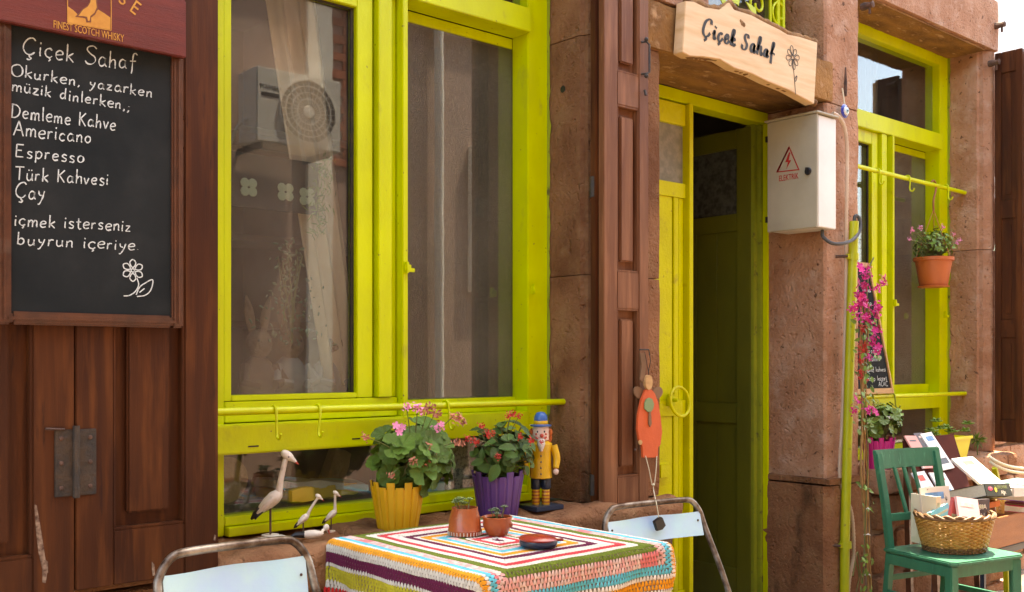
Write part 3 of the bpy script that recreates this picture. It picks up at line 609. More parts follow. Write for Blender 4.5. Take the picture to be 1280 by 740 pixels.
def write(mb, text, O, U, Wv, height, width=None, lw=.0016, nrm=None, th=.0008, slant=0, jit=.25, seed=1, wfun=None):
    r_ = random.Random(seed); U = V(U); Wv = V(Wv); O = V(O); nrm = nrm or U.cross(Wv).normalized()
    k = height/10; kx = (width/swidth(text)) if width else k; x = 0
    for ch in text:
        gw, st_ = G[ch]; dy = r_.uniform(-jit, jit); sc = 1+r_.uniform(-.07, .07)
        for s in st_.split('|'):
            if not s: continue
            pts = [tuple(map(float, q.split(','))) for q in s.split()]
            if len(pts) > 2: pts = [(q.x, q.y) for q in smooth_pts([(a, b) for a, b in pts], 5)]
            P = [O+U*((x+a*sc+b*slant)*kx)+Wv*((b*sc+dy)*k) for a, b in pts]
            f = wfun or (lambda T, t: lw*(.85+.75*noise.noise(V((t*5+x*.7, seed, 0)))))
            ribbon(mb, P, f, nrm, th)
        x += gw+.9
# ---------------------------------------------------------------- blackboard on the shutter
YB = -.362
bx0, bx1, bz0, bz1 = xs(-3, YB), xs(230, YB), 1.447, 2.30
bb = thing('blackboard', ((bx0+bx1)/2, YB, bz0), 'tall framed blackboard with white chalk menu hung on the left brown shutter', 'blackboard')
q = MB(); q.box(bx0+.03, bx1-.03, YB+.012, YB+.03, bz0+.03, bz1); obj('slate', q, K['slate'], bb)
f = MB(); fw = .036
for a in ((bx0, bx0+fw, bz0, bz1), (bx1-fw, bx1, bz0, bz1), (bx0+fw, bx1-fw, bz0, bz0+fw)):
    f.box(a[0], a[1], YB, YB+.032, a[2], a[3])
obj('frame', f, K['frame_wood'], bb, bevel=.006)
f = MB(); g = .012
for a in ((bx0+g, bx0+2*g-.002, bz0+g, bz1), (bx1-2*g+.002, bx1-g, bz0+g, bz1), (bx0+2*g, bx1-2*g, bz0+g, bz0+2*g-.002)):
    f.box(a[0], a[1], YB-.006, YB+.001, a[2], a[3])
obj('frame_bead', f, K['frame_wood'], bb, bevel=.003)
YC = YB+.0115
def chalk(text, p0, p1, cap, seed):
    A, B_ = at(*p0, YC), at(*p1, YC); Uv = (B_-A); wd = Uv.length; Uv.normalize()
    kx = wd/swidth(text); pos = 0
    for wi, word in enumerate(text.split(' ')):
        q = MB(); write(q, word, A+Uv*(swidth(text[:pos])*kx if pos else 0), Uv, V((0, 0, 1)), cap, swidth(word)*kx, .0019, V((0, -1, 0)), .0006, .06, .45, seed*7+wi)
        obj('chalk_word', q, K['chalk'], bb); pos += len(word)+1
pm = 3.3/1280
chalk('Çiçek Sahaf', (27, 67), (172, 89), 20*pm, 1); chalk('Okurken, yazarken', (12, 94), (192, 122), 13*pm, 2)
chalk('müzik dinlerken,;', (14, 113), (165, 139), 13*pm, 3); chalk('Demleme Kahve', (13, 146), (146, 163), 16*pm, 4)
chalk('Americano', (16, 169), (116, 180), 16*pm, 5); chalk('Espresso', (18, 196), (107, 204), 15*pm, 6)
chalk('Türk Kahvesi', (18, 224), (137, 232), 15*pm, 7); chalk('Çay', (18, 248), (57, 250), 17*pm, 8)
chalk('içmek isterseniz', (17, 282), (165, 289), 14*pm, 9); chalk('buyrun içeriye.', (20, 306), (176, 313), 14*pm, 10)
q = MB(); c = at(166, 338, YC); s = 3.15/1280; lwf = lambda T, t: .0016
def fl_(pts): ribbon(q, smooth_pts([c+V((a*s, 0, -b*s)) for a, b in pts], 5), lwf, V((0, -1, 0)), .0006)
for k in range(6):
    a = pi/2+k*pi/3; u = (cos(a), -sin(a)); v_ = (-u[1], u[0])
    fl_([(u[0]*r+v_[0]*t, u[1]*r+v_[1]*t) for r, t in ((3, 0), (6, 2.6), (10, 3.4), (13, 0), (10, -3.4), (6, -2.6), (3, 0))])
fl_([(2*cos(t), 2*sin(t)) for t in [i*.9 for i in range(9)]])
fl_([(5, 9), (7, 17), (3, 25), (-4, 30), (-11, 31)]); fl_([(4, 29), (8, 20), (14, 15), (24, 10), (22, 22), (15, 29), (5, 31)]); fl_([(8, 26), (14, 21)])
obj('chalk_flower', q, K['chalk'], bb)
# header board: arched plank in front of the frame
YH = YB-.03; hp = [at(-60, 14, YH), at(233, 72, YH)]
zb = at(120, 49.5, YH).z; xl, xr = bx0-.02, at(233, 72, YH).x
poly = [V((xl, YH, zb)), V((xr, YH, zb)), V((xr, YH, zb+.165))]
n = 14; xc = (xl+xr)/2
for i in range(n+1):
    t = i/n; x = xr+(xl-xr)*t; poly.append(V((x, YH, zb+.17+.14*sin(pi*t)**.8)))
q = MB(); q.prism(poly, (0, .022, 0)); hb = obj('header_board', q, K['header'], bb, bevel=.003)
def text_mesh(name, txt, size, M, m, parent, ext=.0006, sx=1):
    cu = bpy.data.curves.new(name, 'FONT'); cu.body = txt; cu.size = size; cu.extrude = ext; cu.align_x = 'CENTER'; cu.resolution_u = 2
    o = bpy.data.objects.new(name, cu); COL.objects.link(o); bpy.context.view_layer.update()
    me = bpy.data.meshes.new_from_object(o); bpy.data.objects.remove(o); me.transform(M @ Matrix.Diagonal((sx, 1, 1, 1)))
    me.transform(Matrix.Translation(-wloc(parent))); me.materials.clear(); me.materials.append(m)
    n_ = bpy.data.objects.new(name, me); COL.objects.link(n_); n_.parent = parent; return n_
def facing(p, roll=0): return Matrix.Translation(p) @ Matrix.Rotation(roll, 4, 'Y') @ Matrix.Rotation(pi/2, 4, 'X')
A = at(67, 34.5, YH-.001); B_ = at(155, 53, YH-.001)
def serif_line(txt, x0, x1, z, cap):
    # small capitals: first letters taller
    tot = sum(1.25 if ch.isupper() else (.5 if ch == ' ' else 1.0) for ch in txt); x = x0; k = (x1-x0)/tot
    for ch in txt:
        w_ = (1.25 if ch.isupper() else (.5 if ch == ' ' else 1.0))*k
        if ch != ' ': text_mesh('letter', ch.upper(), cap*(1.32 if ch.isupper() else 1.0), facing((x+w_/2, YH-.001, z)), K['gold'], bb, .0004, .72)
        x += w_
fw_ = text_mesh('header_words', 'Finest Scotch Whisky'.upper(), .030, facing(V((0, YH-.001, 0))), K['gold'], bb, .0004)
xsv = [v.co.x for v in fw_.data.vertices]; kx_ = (B_.x-A.x)/(max(xsv)-min(xsv)); mx_ = (max(xsv)+min(xsv))/2
for v in fw_.data.vertices: v.co.x = (v.co.x-mx_)*kx_+((A.x+B_.x)/2-wloc(bb).x); v.co.z += A.z
for i, ch in enumerate('GROUSE'):
    px = [96, 110, 124, 137.5, 151, 165][i]; py = [-30, -24, -15, -5, 5, 16][i]
    text_mesh('letter', ch, .060, facing(at(px, py, YH-.001), [.1, .2, .32, .42, .46, .5][i]), K['gold'], bb, .0004, .8)
# printed picture of a moorland bird
em = MB()
def P(pts, m): 
    q_ = MB(); q_.prism([at(px, py, YH-.0008) for px, py in pts], (0, .0006, 0)); return obj('bird_picture', q_, m, bb)
P([(85, 8), (92, 13), (97, 18), (104, 17), (110, 24), (117, 16), (123, 12), (131, 17), (138, 22), (138, 37), (85, 28)], K['gold'])
q_ = MB()
for a, b in (((84.5, -14), (84.5, 28.5)), ((84.5, 28.5), (139, 38)), ((139, 38), (139, -4))): q_.obox(at(*a, YH-.001), at(*b, YH-.001), .002, .001, (0, -1, 0))
obj('picture_border', q_, K['gold'], bb)
K['gold2'] = mat('dark_print', (.17, .05, .015), rough=.5)
q_ = MB(); q_.prism([at(px, py, YH-.0016) for px, py in ((98, 20), (104, 12), (110, 8), (113, 3), (114, -4), (117, -8), (121, -5), (120, 2), (121, 9), (118, 16), (113, 20), (112, 26), (110, 26), (109, 21), (104, 20))], (0, .0006, 0)); obj('bird_picture', q_, K['gold'], bb)
q_ = MB(); q_.prism([at(px, py, YH-.0012) for px, py in ((94, 21), (103, 11), (109, 7), (112, 2), (113, -5), (117, -9.5), (123, -5), (121.5, 2), (123, 10), (119, 18), (114, 22), (114, 28), (108, 28), (107, 23), (102, 22))], (0, .0004, 0)); obj('bird_outline', q_, K['gold2'], bb)
# ---------------------------------------------------------------- shop sign: a live edged plank
YSg = -.352
top = [(857, 1), (868, 2), (882, 9), (900, 12), (912, 3), (918, 12), (940, 19), (955, 27), (975, 37), (985, 43), (1000, 46), (1022, 53)]
bot = [(1018, 130), (1005, 123), (985, 112), (960, 102), (940, 92), (918, 85), (900, 74), (880, 71), (862, 70), (853, 65)]
sg = thing('shop_sign', at(935, 100, YSg), 'pale natural edge wooden plank lettered with the shop name over the door', 'sign')
q = MB(); q.prism([at(a, b, YSg) for a, b in top+bot], (0, .055, 0)); obj('plank', q, K['signwood'], sg, bevel=.003)
q = MB()
for line, sg_ in ((top, 1), (bot, -1)):
    pp = [at(a, b, YSg+.028) for a, b in line]; P_ = []
    for i in range(len(pp)-1):
        for j in range(8): P_.append(pp[i].lerp(pp[i+1], j/8)+V((0, .0, -.004*sg_+.002*noise.noise(pp[i].lerp(pp[i+1], j/8)*60))))
    q.tube(P_, [.019+.007*noise.noise(p*45) for p in P_], 10)
obj('bark_edge', q, K['bark'], sg, smooth=True)
SG = {'Ç': (7.6, '6.6,7.2 6.4,9 4.8,9.6 2.6,8 1.4,5 1.4,2 3,.2 5,.8 6.4,2.6|3.4,0 3.9,-1 2.8,-2.2'),
 'i': (2.9, '.6,2.6 1.6,5 1.5,1.6 2,.3 3.1,1.6|1.9,6.8 2.1,7.7'), 'ç': (4.4, '3.7,4 2.9,5 1.4,3.8 1,1.8 1.9,.2 3.2,.6 4.6,2.2|2,0 2.4,-.9 1.4,-2'),
 'e': (4.2, '.8,2 2.8,2.8 3.3,4.2 2.3,5.1 1.1,3.4 1,1.4 2,.2 3.2,.6 4.4,2.2'), 'k': (5, '.6,2.4 2.6,7 2.6,9.6 1.6,9.2 1.2,6 1.1,0|1.2,2.6 3,4.8 3.7,3.8 1.7,2.4 3,1.2 3.6,.2 5,1.6'),
 'S': (6, '5.3,7.6 4.8,9.4 3,9.6 2.1,7.8 3.2,5.6 4.7,3.6 4.1,1 2.1,.1 .6,1.4 .9,2.8'), 'a': (4.9, '3.8,4.2 2.6,5 1.2,3.6 1,1.4 1.9,.2 3.2,1.6 3.8,4.8|3.8,4.8 3.5,1.6 4.1,.2 5.2,1.8'),
 'h': (5, '.4,2.4 2.4,7.2 2.4,9.6 1.5,9.2 1.1,6 1,0|1.1,2.6 2.6,4.9 3.6,4.2 3.5,1.4 4.1,.2 5.2,1.8'), 'f': (4.4, '.4,2.4 2.6,7.4 2.6,9.6 1.8,9.2 1.5,5 1.5,-2.6|.8,3.2 2.8,3.6 4.2,3'), ' ': (2.6, '')}
G_old = dict(G); G.update(SG)
A, B_ = at(876, 44, YSg-.001), at(969, 75.5, YSg-.001); Uv = (B_-A); wd = Uv.length; Uv.normalize()
q = MB(); write(q, 'Çiçek Sahaf', A, Uv, V((0, 0, 1)), .088, wd, nrm=V((0, -1, 0)), th=.0012, slant=.18, jit=0, wfun=lambda T, t: .0030+.0062*abs(T.z)**1.4)
obj('sign_lettering', q, K['ink'], sg); G.update(G_old)
q = MB(); c = at(991, 72, YSg-.001); s = 5.35/1280
for k in range(8):
    a = pi/2+k*pi/4+.2; u = (cos(a), -sin(a)); v_ = (-u[1], u[0]); rr = 13 if k % 2 else 14.5
    ribbon(q, smooth_pts([c+V(((u[0]*r+v_[0]*t)*s, 0, -(u[1]*r+v_[1]*t)*s)) for r, t in ((2, 0), (rr*.5, 2), (rr*.8, 3), (rr, 0), (rr*.8, -3), (rr*.5, -2), (2, 0))], 4), lambda T, t: .0016, V((0, -1, 0)), .0008)
ribbon(q, smooth_pts([c+V((a*s, 0, -b*s)) for a, b in ((0, 2), (2, 16), (4, 28), (6, 44))], 4), lambda T, t: .0017, V((0, -1, 0)), .0008)
ribbon(q, smooth_pts([c+V((a*s, 0, -b*s)) for a, b in ((4, 27), (6, 23), (9, 21), (7, 27), (4, 28))], 4), lambda T, t: .0022, V((0, -1, 0)), .0008)
obj('sign_flower', q, K['ink'], sg)
q = MB(); c = at(928, 29, YSg-.001)
for (a, b, r) in ((0, 0, 3), (3, 1, 3), (-3, -2, 2)): q.lathe([(r*s, 0), (r*s*.7, .001)], c+V((a*s, 0, -b*s)), 9, Matrix.Rotation(pi/2, 3, 'X'))
obj('knot', q, K['bark'], sg)
# ---------------------------------------------------------------- electric box
ebx0, ebx1, eby0, eby1, ebz0, ebz1 = 4.775, 4.970, -.345, -.035, 2.052, 2.655
eb = thing('electric_box', (4.97, -.19, ebz0), 'cream metal electric cabinet with red warning triangle fixed beside the open door', 'electric box')
q = MB(); q.box(ebx0+.02, ebx1, eby0+.004, eby1-.004, ebz0+.004, ebz1-.004); obj('cabinet_body', q, K['white'], eb, bevel=.004)
q = MB(); q.box(ebx0, ebx0+.018, eby0, eby1, ebz0, ebz1); obj('cabinet_door', q, K['boxcream'], eb, bevel=.004)
q = MB(); q.box(ebx0-.012, ebx1+.004, eby0-.012, eby1+.012, ebz1+.0005, ebz1+.012); obj('cabinet_cap', q, K['boxcream'], eb, bevel=.003)
for z in (ebz0+.07, ebz1-.09):
    q = MB(); q.box(ebx0-.006, ebx0+.01, eby1-.003, eby1+.008, z-.016, z+.016); obj('cabinet_hinge', q, K['black'], eb)
def onx(px, py, X_):
    d = ray(px, py); s_ = X_/d.x; return V((X_, -D+d.y*s_, H+d.z*s_))
xf = ebx0-.0012
def stroke_x(pts, w_, m, name, close=False):
    P_ = [onx(a, b, xf) for a, b in pts]
    if close: P_.append(P_[0]); P_.append(P_[1])
    q_ = MB(); ribbon(q_, P_, lambda T, t: w_, V((-1, 0, 0)), .0006); return obj(name, q_, K[m], eb)
stroke_x([(971.5, 215), (986.5, 184), (998.5, 212)], .0058, 'red', 'warning_triangle', True)
q = MB(); q.prism([onx(a, b, xf) for a, b in ((986.5, 190), (981.5, 203), (985, 202.5), (983, 211), (989, 200), (985.8, 200.5), (988, 191))], (-.0006, 0, 0)); obj('warning_bolt', q, K['red'], eb)
me_A, me_B = onx(976, 225, xf), onx(995.5, 223, xf)
cz = (onx(986, 225, xf).z+onx(986, 218.2, xf).z)/2
Mx = Matrix.Translation((xf, (me_A.y+me_B.y)/2, cz-.014)) @ Matrix(((0, 0, -1, 0), (-1, 0, 0, 0), (0, 1, 0, 0), (0, 0, 0, 1)))
tm = text_mesh('warning_word', 'ELEKTRIK', .036, Mx @ Matrix.Diagonal((1.3, 1.25, 1, 1)), K['red'], eb, .0005, .62)
c = onx(1010, 214, ebx0-.004); q = MB(); q.lathe([(.019, 0), (.021, .006), (.016, .012)], c+V((.004, 0, 0)), 16, Matrix.Rotation(-pi/2, 3, 'Y')); q.box(c.x-.022, c.x-.005, c.y-.004, c.y+.004, c.z-.018, c.z+.018); obj('lock', q, K['black'], eb, bevel=.001)
# ---------------------------------------------------------------- conduits and pipe on the pilaster
def ppts(l, Y): return [at(a, b, Y) for a, b in l]
pp = thing('conduit_pipe', at(1060, 740, -.33), 'lime painted vertical pipe on the corner of the stone pilaster', 'pipe')
q = MB(); P_ = ppts([(1067.5, 277), (1065, 360), (1062, 450), (1059, 560), (1056, 680)], -.335); P_.append(P_[-1]+V((-.004, 0, -.35))); q.tube(P_, .0255, 12); obj('pipe', q, K['pipe'], pp, smooth=True)
for py, px in ((321, 1066), (681, 1057)):
    c = at(px, py, -.335); q = MB(); q.tube([c+V((0, 0, -.018)), c+V((0, 0, .018))], .032, 12); q.box(c.x-.055, c.x-.02, c.y-.004, c.y+.012, c.z-.012, c.z+.012); o = obj('clamp', q, K['pipe'], pp, smooth=True)
    q = MB(); q.tube([c+V((-.05, 0, 0)), c+V((-.085, .055, 0))], .009, 6); obj('clamp_bolt', q, K['rust'], pp)
q = MB(); P_ = smooth_pts(ppts([(1041, 141), (1050, 148), (1057, 165), (1059, 200), (1058, 260)], -.315)+ppts([(1057, 380), (1053, 520), (1050, 600)], -.30)+[at(1064, 640, -.33), at(1067, 690, -.33), at(1061, 730, -.33), at(1058, 800, -.33)], 6)
dn = []; 
for i in range(len(P_)-1):
    k = max(1, int((P_[i+1]-P_[i]).length/.008))
    for j in range(k): dn.append(P_[i].lerp(P_[i+1], j/k))
q.tube(dn, [.0115 if i % 2 else .0095 for i in range(len(dn))], 8); o = obj('corrugated_conduit', q, K['conduit'], smooth=True); setp(o, 'ivory corrugated conduit curving from the electric box down the pilaster', 'conduit')
q = MB(); q.tube(smooth_pts([at(1028, 288, -.30), at(1029, 296, -.31), at(1040, 304, -.34), at(1055, 304, -.36), at(1068, 298, -.36), at(1075, 286, -.355), at(1074, 273, -.345), at(1069, 270, -.337), at(1067.5, 282, -.335)], 7), .010, 8); o = obj('cable', q, K['cable'], smooth=True); setp(o, 'grey rubber cable looping from the electric box into the lime pipe', 'cable')
ev = thing('evil_eye_bead', at(1056, 145, -.31), 'cobalt blue evil eye bead hanging on the stone pilaster', 'bead')
c = at(1056, 139, -.305); Mr = Matrix.Rotation(pi/2, 3, 'X')
for nm, r, d, m in (('bead', .040, .0, 'blueeye'), ('white_ring', .024, .008, 'white'), ('blue_ring', .016, .011, 'cyanl'), ('pupil', .008, .0135, 'black')):
    q = MB(); q.lathe([(r*.6, -.006), (r, 0), (r*.85, .006), (r*.3, .009)], c-V((0, d, 0)), 20, Mr); obj(nm, q, K[m], ev, smooth=True)
q = MB(); q.tube([c+V((0, 0, .035)), c+V((0, .015, .13))], .004, 6); obj('cord', q, K['string'], ev)
# ---------------------------------------------------------------- S hooks on the rods
def hook(x, y, z, s, m, label, grp, hh=.09):
    th_ = thing('s_hook', (x, y, z), label, 'hook', grp); q = MB(); r = .019
    P_ = [V((x, y+r*cos(a), z+r*sin(a))) for a in [-.4+i*.45 for i in range(8)]]
    P_ += [V((x+s*.3, y-.021, z-.03)), V((x+s, y-.02, z-hh+.02)), V((x+s*1.2, y-.026, z-hh)), V((x+s*1.2, y-.042, z-hh-.004)), V((x+s, y-.052, z-hh+.014))]
    q.tube(smooth_pts(P_, 3), .0048, 6); obj('hook_wire', q, K[m], th_, smooth=True); return th_
lab = ['lime hook at the left end of the big window rod', 'lime hook beside the pane edge, second on the big window rod', 'lime hook above the pink geraniums']
for i, px in enumerate((342, 397, 557)): hook(xs(px, -.105), -.105, 1.170, (.0, -.008, .004)[i], 'lime', lab[i], 'lime hooks on the big window rod')
for i, px in enumerate((1096, 1134, 1182)): hook(xs(px, -.12), -.12, 2.50, -.006, 'lime', ['lime hook on the upper rod nearest the pipe', 'lime hook left of the hanging pot', 'lime hook right of the hanging pot'][i], 'lime hooks on the upper rod of the right window', .08)
for i, px in enumerate((1088, 1115)): hook(xs(px, -.12), -.12, 1.125, .006, 'lime_old', ['hook hidden under the small blackboard', 'hook below the right corner of the small blackboard'][i], 'hooks on the lower rod of the right window', .07)
# ---------------------------------------------------------------- plants
def leaf_mesh(name, kind, m):
    mb = MB()
    if kind == 'lobed':                       # rounded geranium leaf with seven scalloped lobes
        n = 28; vs = [V((0, 0, 0))]
        for ring, rr in ((.5, .5), (1, 1)):
            for i in range(n):
                a = -pi*.88+2*pi*.88*i/(n-1); r = rr*(1+.13*abs(sin(a*3.5+.3))-.05*cos(a*14)*(rr == 1)); vs.append(V((r*cos(a)*1.0, r*sin(a)*1.05, .16*rr*rr+.07*cos(a*7)*rr)))
        fs = [(0, 1+i, 2+i) for i in range(n-1)]+[(1+i, 1+n+i, 2+n+i, 2+i) for i in range(n-1)]; mb.add(vs, fs)
    elif kind == 'oval':
        n = 10; vs = []; 
        for i in range(n+1):
            t = i/n; w_ = .46*sin(pi*t**.8)**.8; x = t*1.7-.2
            for s in (-1, -.45, 0, .45, 1): vs.append(V((x, s*w_, .12*abs(s)*w_*2-.22*(t-.3)**2+.03*sin(t*22+s*4))))
        fs = [(5*i+j, 5*i+j+1, 5*i+j+6, 5*i+j+5) for i in range(n) for j in range(4)]; mb.add(vs, fs)
    elif kind == 'thick':
        M = Matrix.Rotation(0, 3, 'X'); mb.ball((.5, 0, .12), (.55, .26, .12), 8)
    elif kind == 'needle':
        vs = [V((0, -.10, 0)), V((0, .10, 0)), V((.7, .13, .12)), V((1.5, 0, .02)), V((.7, -.13, .12)), V((.6, 0, -.02))]; mb.add(vs, [(0, 5, 4), (0, 1, 5), (1, 2, 5), (5, 2, 3), (5, 3, 4)])
    me = bpy.data.meshes.new(name); me.from_pydata(mb.v, [], mb.f); me.materials.append(m)
    for p in me.polygons: p.use_smooth = True
    return me
def petal_mesh(name, m, kind='five', mc=None):
    mb = MB(); R_ = random.Random(kind)
    if kind == 'five':
        for k in range(5):
            a = 2*pi*k/5+.2; u = V((cos(a), sin(a), 0)); v_ = V((-sin(a), cos(a), 0)); z = V((0, 0, 1))
            mb.add([z*.05, u*.35-v_*.28+z*.08, u*.85-v_*.36+z*.16, u*1.08+z*.10, u*.85+v_*.36+z*.16, u*.35+v_*.28+z*.08, u*.6+z*.02], [(0, 1, 6), (1, 2, 6), (2, 3, 6), (3, 4, 6), (4, 5, 6), (5, 0, 6)])
    else:                                     # loose cluster of crumpled petals
        for k in range(22):
            c = V((R_.gauss(0, .5), R_.gauss(0, .5), R_.gauss(.1, .35))); a = R_.uniform(0, 6.28); b = R_.uniform(-1, 1); u = V((cos(a), sin(a), b)).normalized()*.38; v_ = u.cross(V((R_.random(), R_.random(), 1))).normalized()*.24
            mb.add([c-u, c-v_+u*.2, c+u+v_*.3, c+v_, c+u.cross(v_)*.6], [(0, 1, 4), (1, 2, 4), (2, 3, 4), (3, 0, 4)])
    me = bpy.data.meshes.new(name); me.from_pydata(mb.v, [], mb.f); me.materials.append(m)
    return me
LM = {'ger': leaf_mesh('leaf', 'lobed', K['leaf']), 'beg': leaf_mesh('leaf', 'oval', K['leafdark']), 'brt': leaf_mesh('leaf', 'lobed', K['leafbright']), 'suc': leaf_mesh('leaf', 'thick', K['leafpale']),
      'sucg': leaf_mesh('leaf', 'thick', K['leafgrey']), 'ndl': leaf_mesh('leaf', 'needle', K['leafbright']), 'thb': leaf_mesh('leaf', 'thick', K['leafbright']), 'ovb': leaf_mesh('leaf', 'oval', K['leafbright'])}
FM = {'pink': petal_mesh('flower', K['petal']), 'mag': petal_mesh('flower', K['petalc'], 'cl'), 'coral': petal_mesh('flower', K['petalo'], 'cl'), 'red': petal_mesh('flower', K['petalr'], 'cl'), 'mag5': petal_mesh('flower', K['petalc']), 'white': petal_mesh('flower', K['white'], 'cl'), 'pinkc': petal_mesh('flower', K['petal'], 'cl')}
def orient(pos, nrm, size, spin, off=V((0, 0, 0)), sy=1):
    q = V(nrm).to_track_quat('Z', 'Y'); return Matrix.Translation(V(pos)-off) @ q.to_matrix().to_4x4() @ Matrix.Rotation(spin, 4, 'Z') @ Matrix.Diagonal((size, size*sy, size, 1))
def bush(parent, base, c, rad, n, leafm, size, seed, stemr=.0022, droop=.0, stems=True, inner=.25, lean=V((0, -.35, .5))):
    r_ = random.Random(seed); off = wloc(parent); c = V(c); base = V(base); sm_ = MB(); k = 0
    while k < n:
        d = V((r_.gauss(0, 1), r_.gauss(0, 1), r_.gauss(.15, 1))).normalized()*(r_.uniform(inner, 1)**.5)*(1+.14*r_.uniform(-1, 1))
        if d.z < -.75: continue
        p = c+V((d.x*rad[0], d.y*rad[1], d.z*rad[2])); nrm = (d*.8+lean+V((r_.uniform(-.5, .5), r_.uniform(-.5, .5), r_.uniform(-.3, .3))))
        place(leafm, 'leaf', orient(p, nrm, size*r_.uniform(.6, 1.25), r_.uniform(0, 6.28), off), parent)
        if stems and k % 2 == 0:
            b = base+V((r_.uniform(-.3, .3)*rad[0], r_.uniform(-.3, .3)*rad[1], 0)); sm_.tube(smooth_pts([b, b.lerp(p, .5)+V((0, 0, .02)), p], 3), stemr, 4)
        k += 1
    if stems: obj('stems', sm_, K['stem'], parent, smooth=True)
def crenel_pot(root, c, r0, r1, h, m, n=18):
    # tapered pot made like a picket ring: pales alternate in height
    q = MB(); q.lathe([(r0*.97, 0), (r1*.955, h*.86), (r1*.92, h*.86), (r0*.9, .01)], c, 32); obj('pot_wall', q, m, root, smooth=True)
    q = MB(); q.lathe([(.002, h*.84), (r1*.93, h*.84)], c, 20, cap=True); obj('soil', q, K['soil'], root)
    pm_ = []
    for k in range(n):
        a = 2*pi*k/n; da = pi/n*.90; p = MB(); hh = h*(1.0 if k % 2 else .90)
        def pt(an, r, z): return V(c)+V((r*cos(an), r*sin(an), z))
        vs = [pt(a+s*da, (r0 if z == 0 else r1)*e, z) for z in (0, hh) for s, e in ((-1, .985), (-.6, 1.02), (.6, 1.02), (1, .985), (1, .95), (-1, .95))]
        p.add(vs, [(0, 1, 7, 6), (1, 2, 8, 7), (2, 3, 9, 8), (3, 4, 10, 9), (4, 5, 11, 10), (5, 0, 6, 11), (6, 7, 8, 9, 10, 11), (5, 4, 3, 2, 1, 0)]); obj('pot_pale', p, m, root)
LZ = .728
# yellow pot with pink geranium
c = at(497, 450, -.225); c.z = LZ
yp = thing('potted_geranium', c, 'mustard yellow pot of pink geraniums on the window ledge', 'potted plant')
crenel_pot(yp, c, .073, .100, .178, K['potyel'])
cc = at(517, 572, -.235); bush(yp, c+V((0, 0, .15)), cc, (.155, .12, .125), 150, LM['ger'], .040, 5)
def flower(par, px, py, Y, size, fm, seed=1, nrm=(-.3, -1, .3), src=None, name='flower'):
    p = at(px, py, Y); o = place(FM[fm], name, orient(p, nrm, size, seed, wloc(par)), par)
    if src is not None:
        q_ = MB(); q_.tube(smooth_pts([V(src), V(src).lerp(p, .6)+V((0, 0, .01)), p], 3), .0017, 4); obj('flower_stalk', q_, K['stem'], par)
fb = cc+V((0, 0, -.02))
for px, py, s_, k in ((495, 532, .015, 'pink'), (503, 534, .014, 'pink'), (499, 540, .015, 'pink'), (522, 511, .02, 'pinkc'), (508, 509, .016, 'pinkc'), (548, 535, .018, 'pinkc'), (552, 530, .012, 'pink'),
    (536, 510, .022, 'coral'), (544, 516, .022, 'coral'), (529, 515, .016, 'coral'), (571, 523, .022, 'coral'), (577, 528, .018, 'coral'), (566, 521, .014, 'coral'), (570, 553, .017, 'coral'), (577, 555, .013, 'coral'),
    (534, 559, .018, 'coral'), (541, 567, .016, 'coral'), (516, 577, .017, 'coral'), (533, 579, .017, 'coral'), (541, 574, .014, 'coral'), (456, 546, .015, 'coral'), (488, 594, .014, 'coral')):
    flower(yp, px, py, -.345, s_, k, px, src=fb if px % 2 == 0 else None)
# violet pot with begonia
c = at(622, 450, -.22); c.z = LZ
vp = thing('potted_begonia', c, 'violet pot of dark leafed red begonias on the window ledge', 'potted plant')
crenel_pot(vp, c, .078, .104, .18, K['potvio'])
cc = at(630, 563, -.235); bush(vp, c+V((0, 0, .15)), cc, (.14, .115, .115), 160, LM['beg'], .040, 8)
for px, py, s_ in ((639, 517, .017), (634, 521, .012), (601, 532, .014), (608, 540, .012), (594, 551, .015), (663, 550, .015), (650, 545, .013), (622, 571, .013), (611, 545, .012), (616, 541, .010), (585, 549, .014), (676, 552, .010), (649, 520, .012)):
    flower(vp, px, py, -.35, s_, 'red', px, src=cc if px % 2 else None)
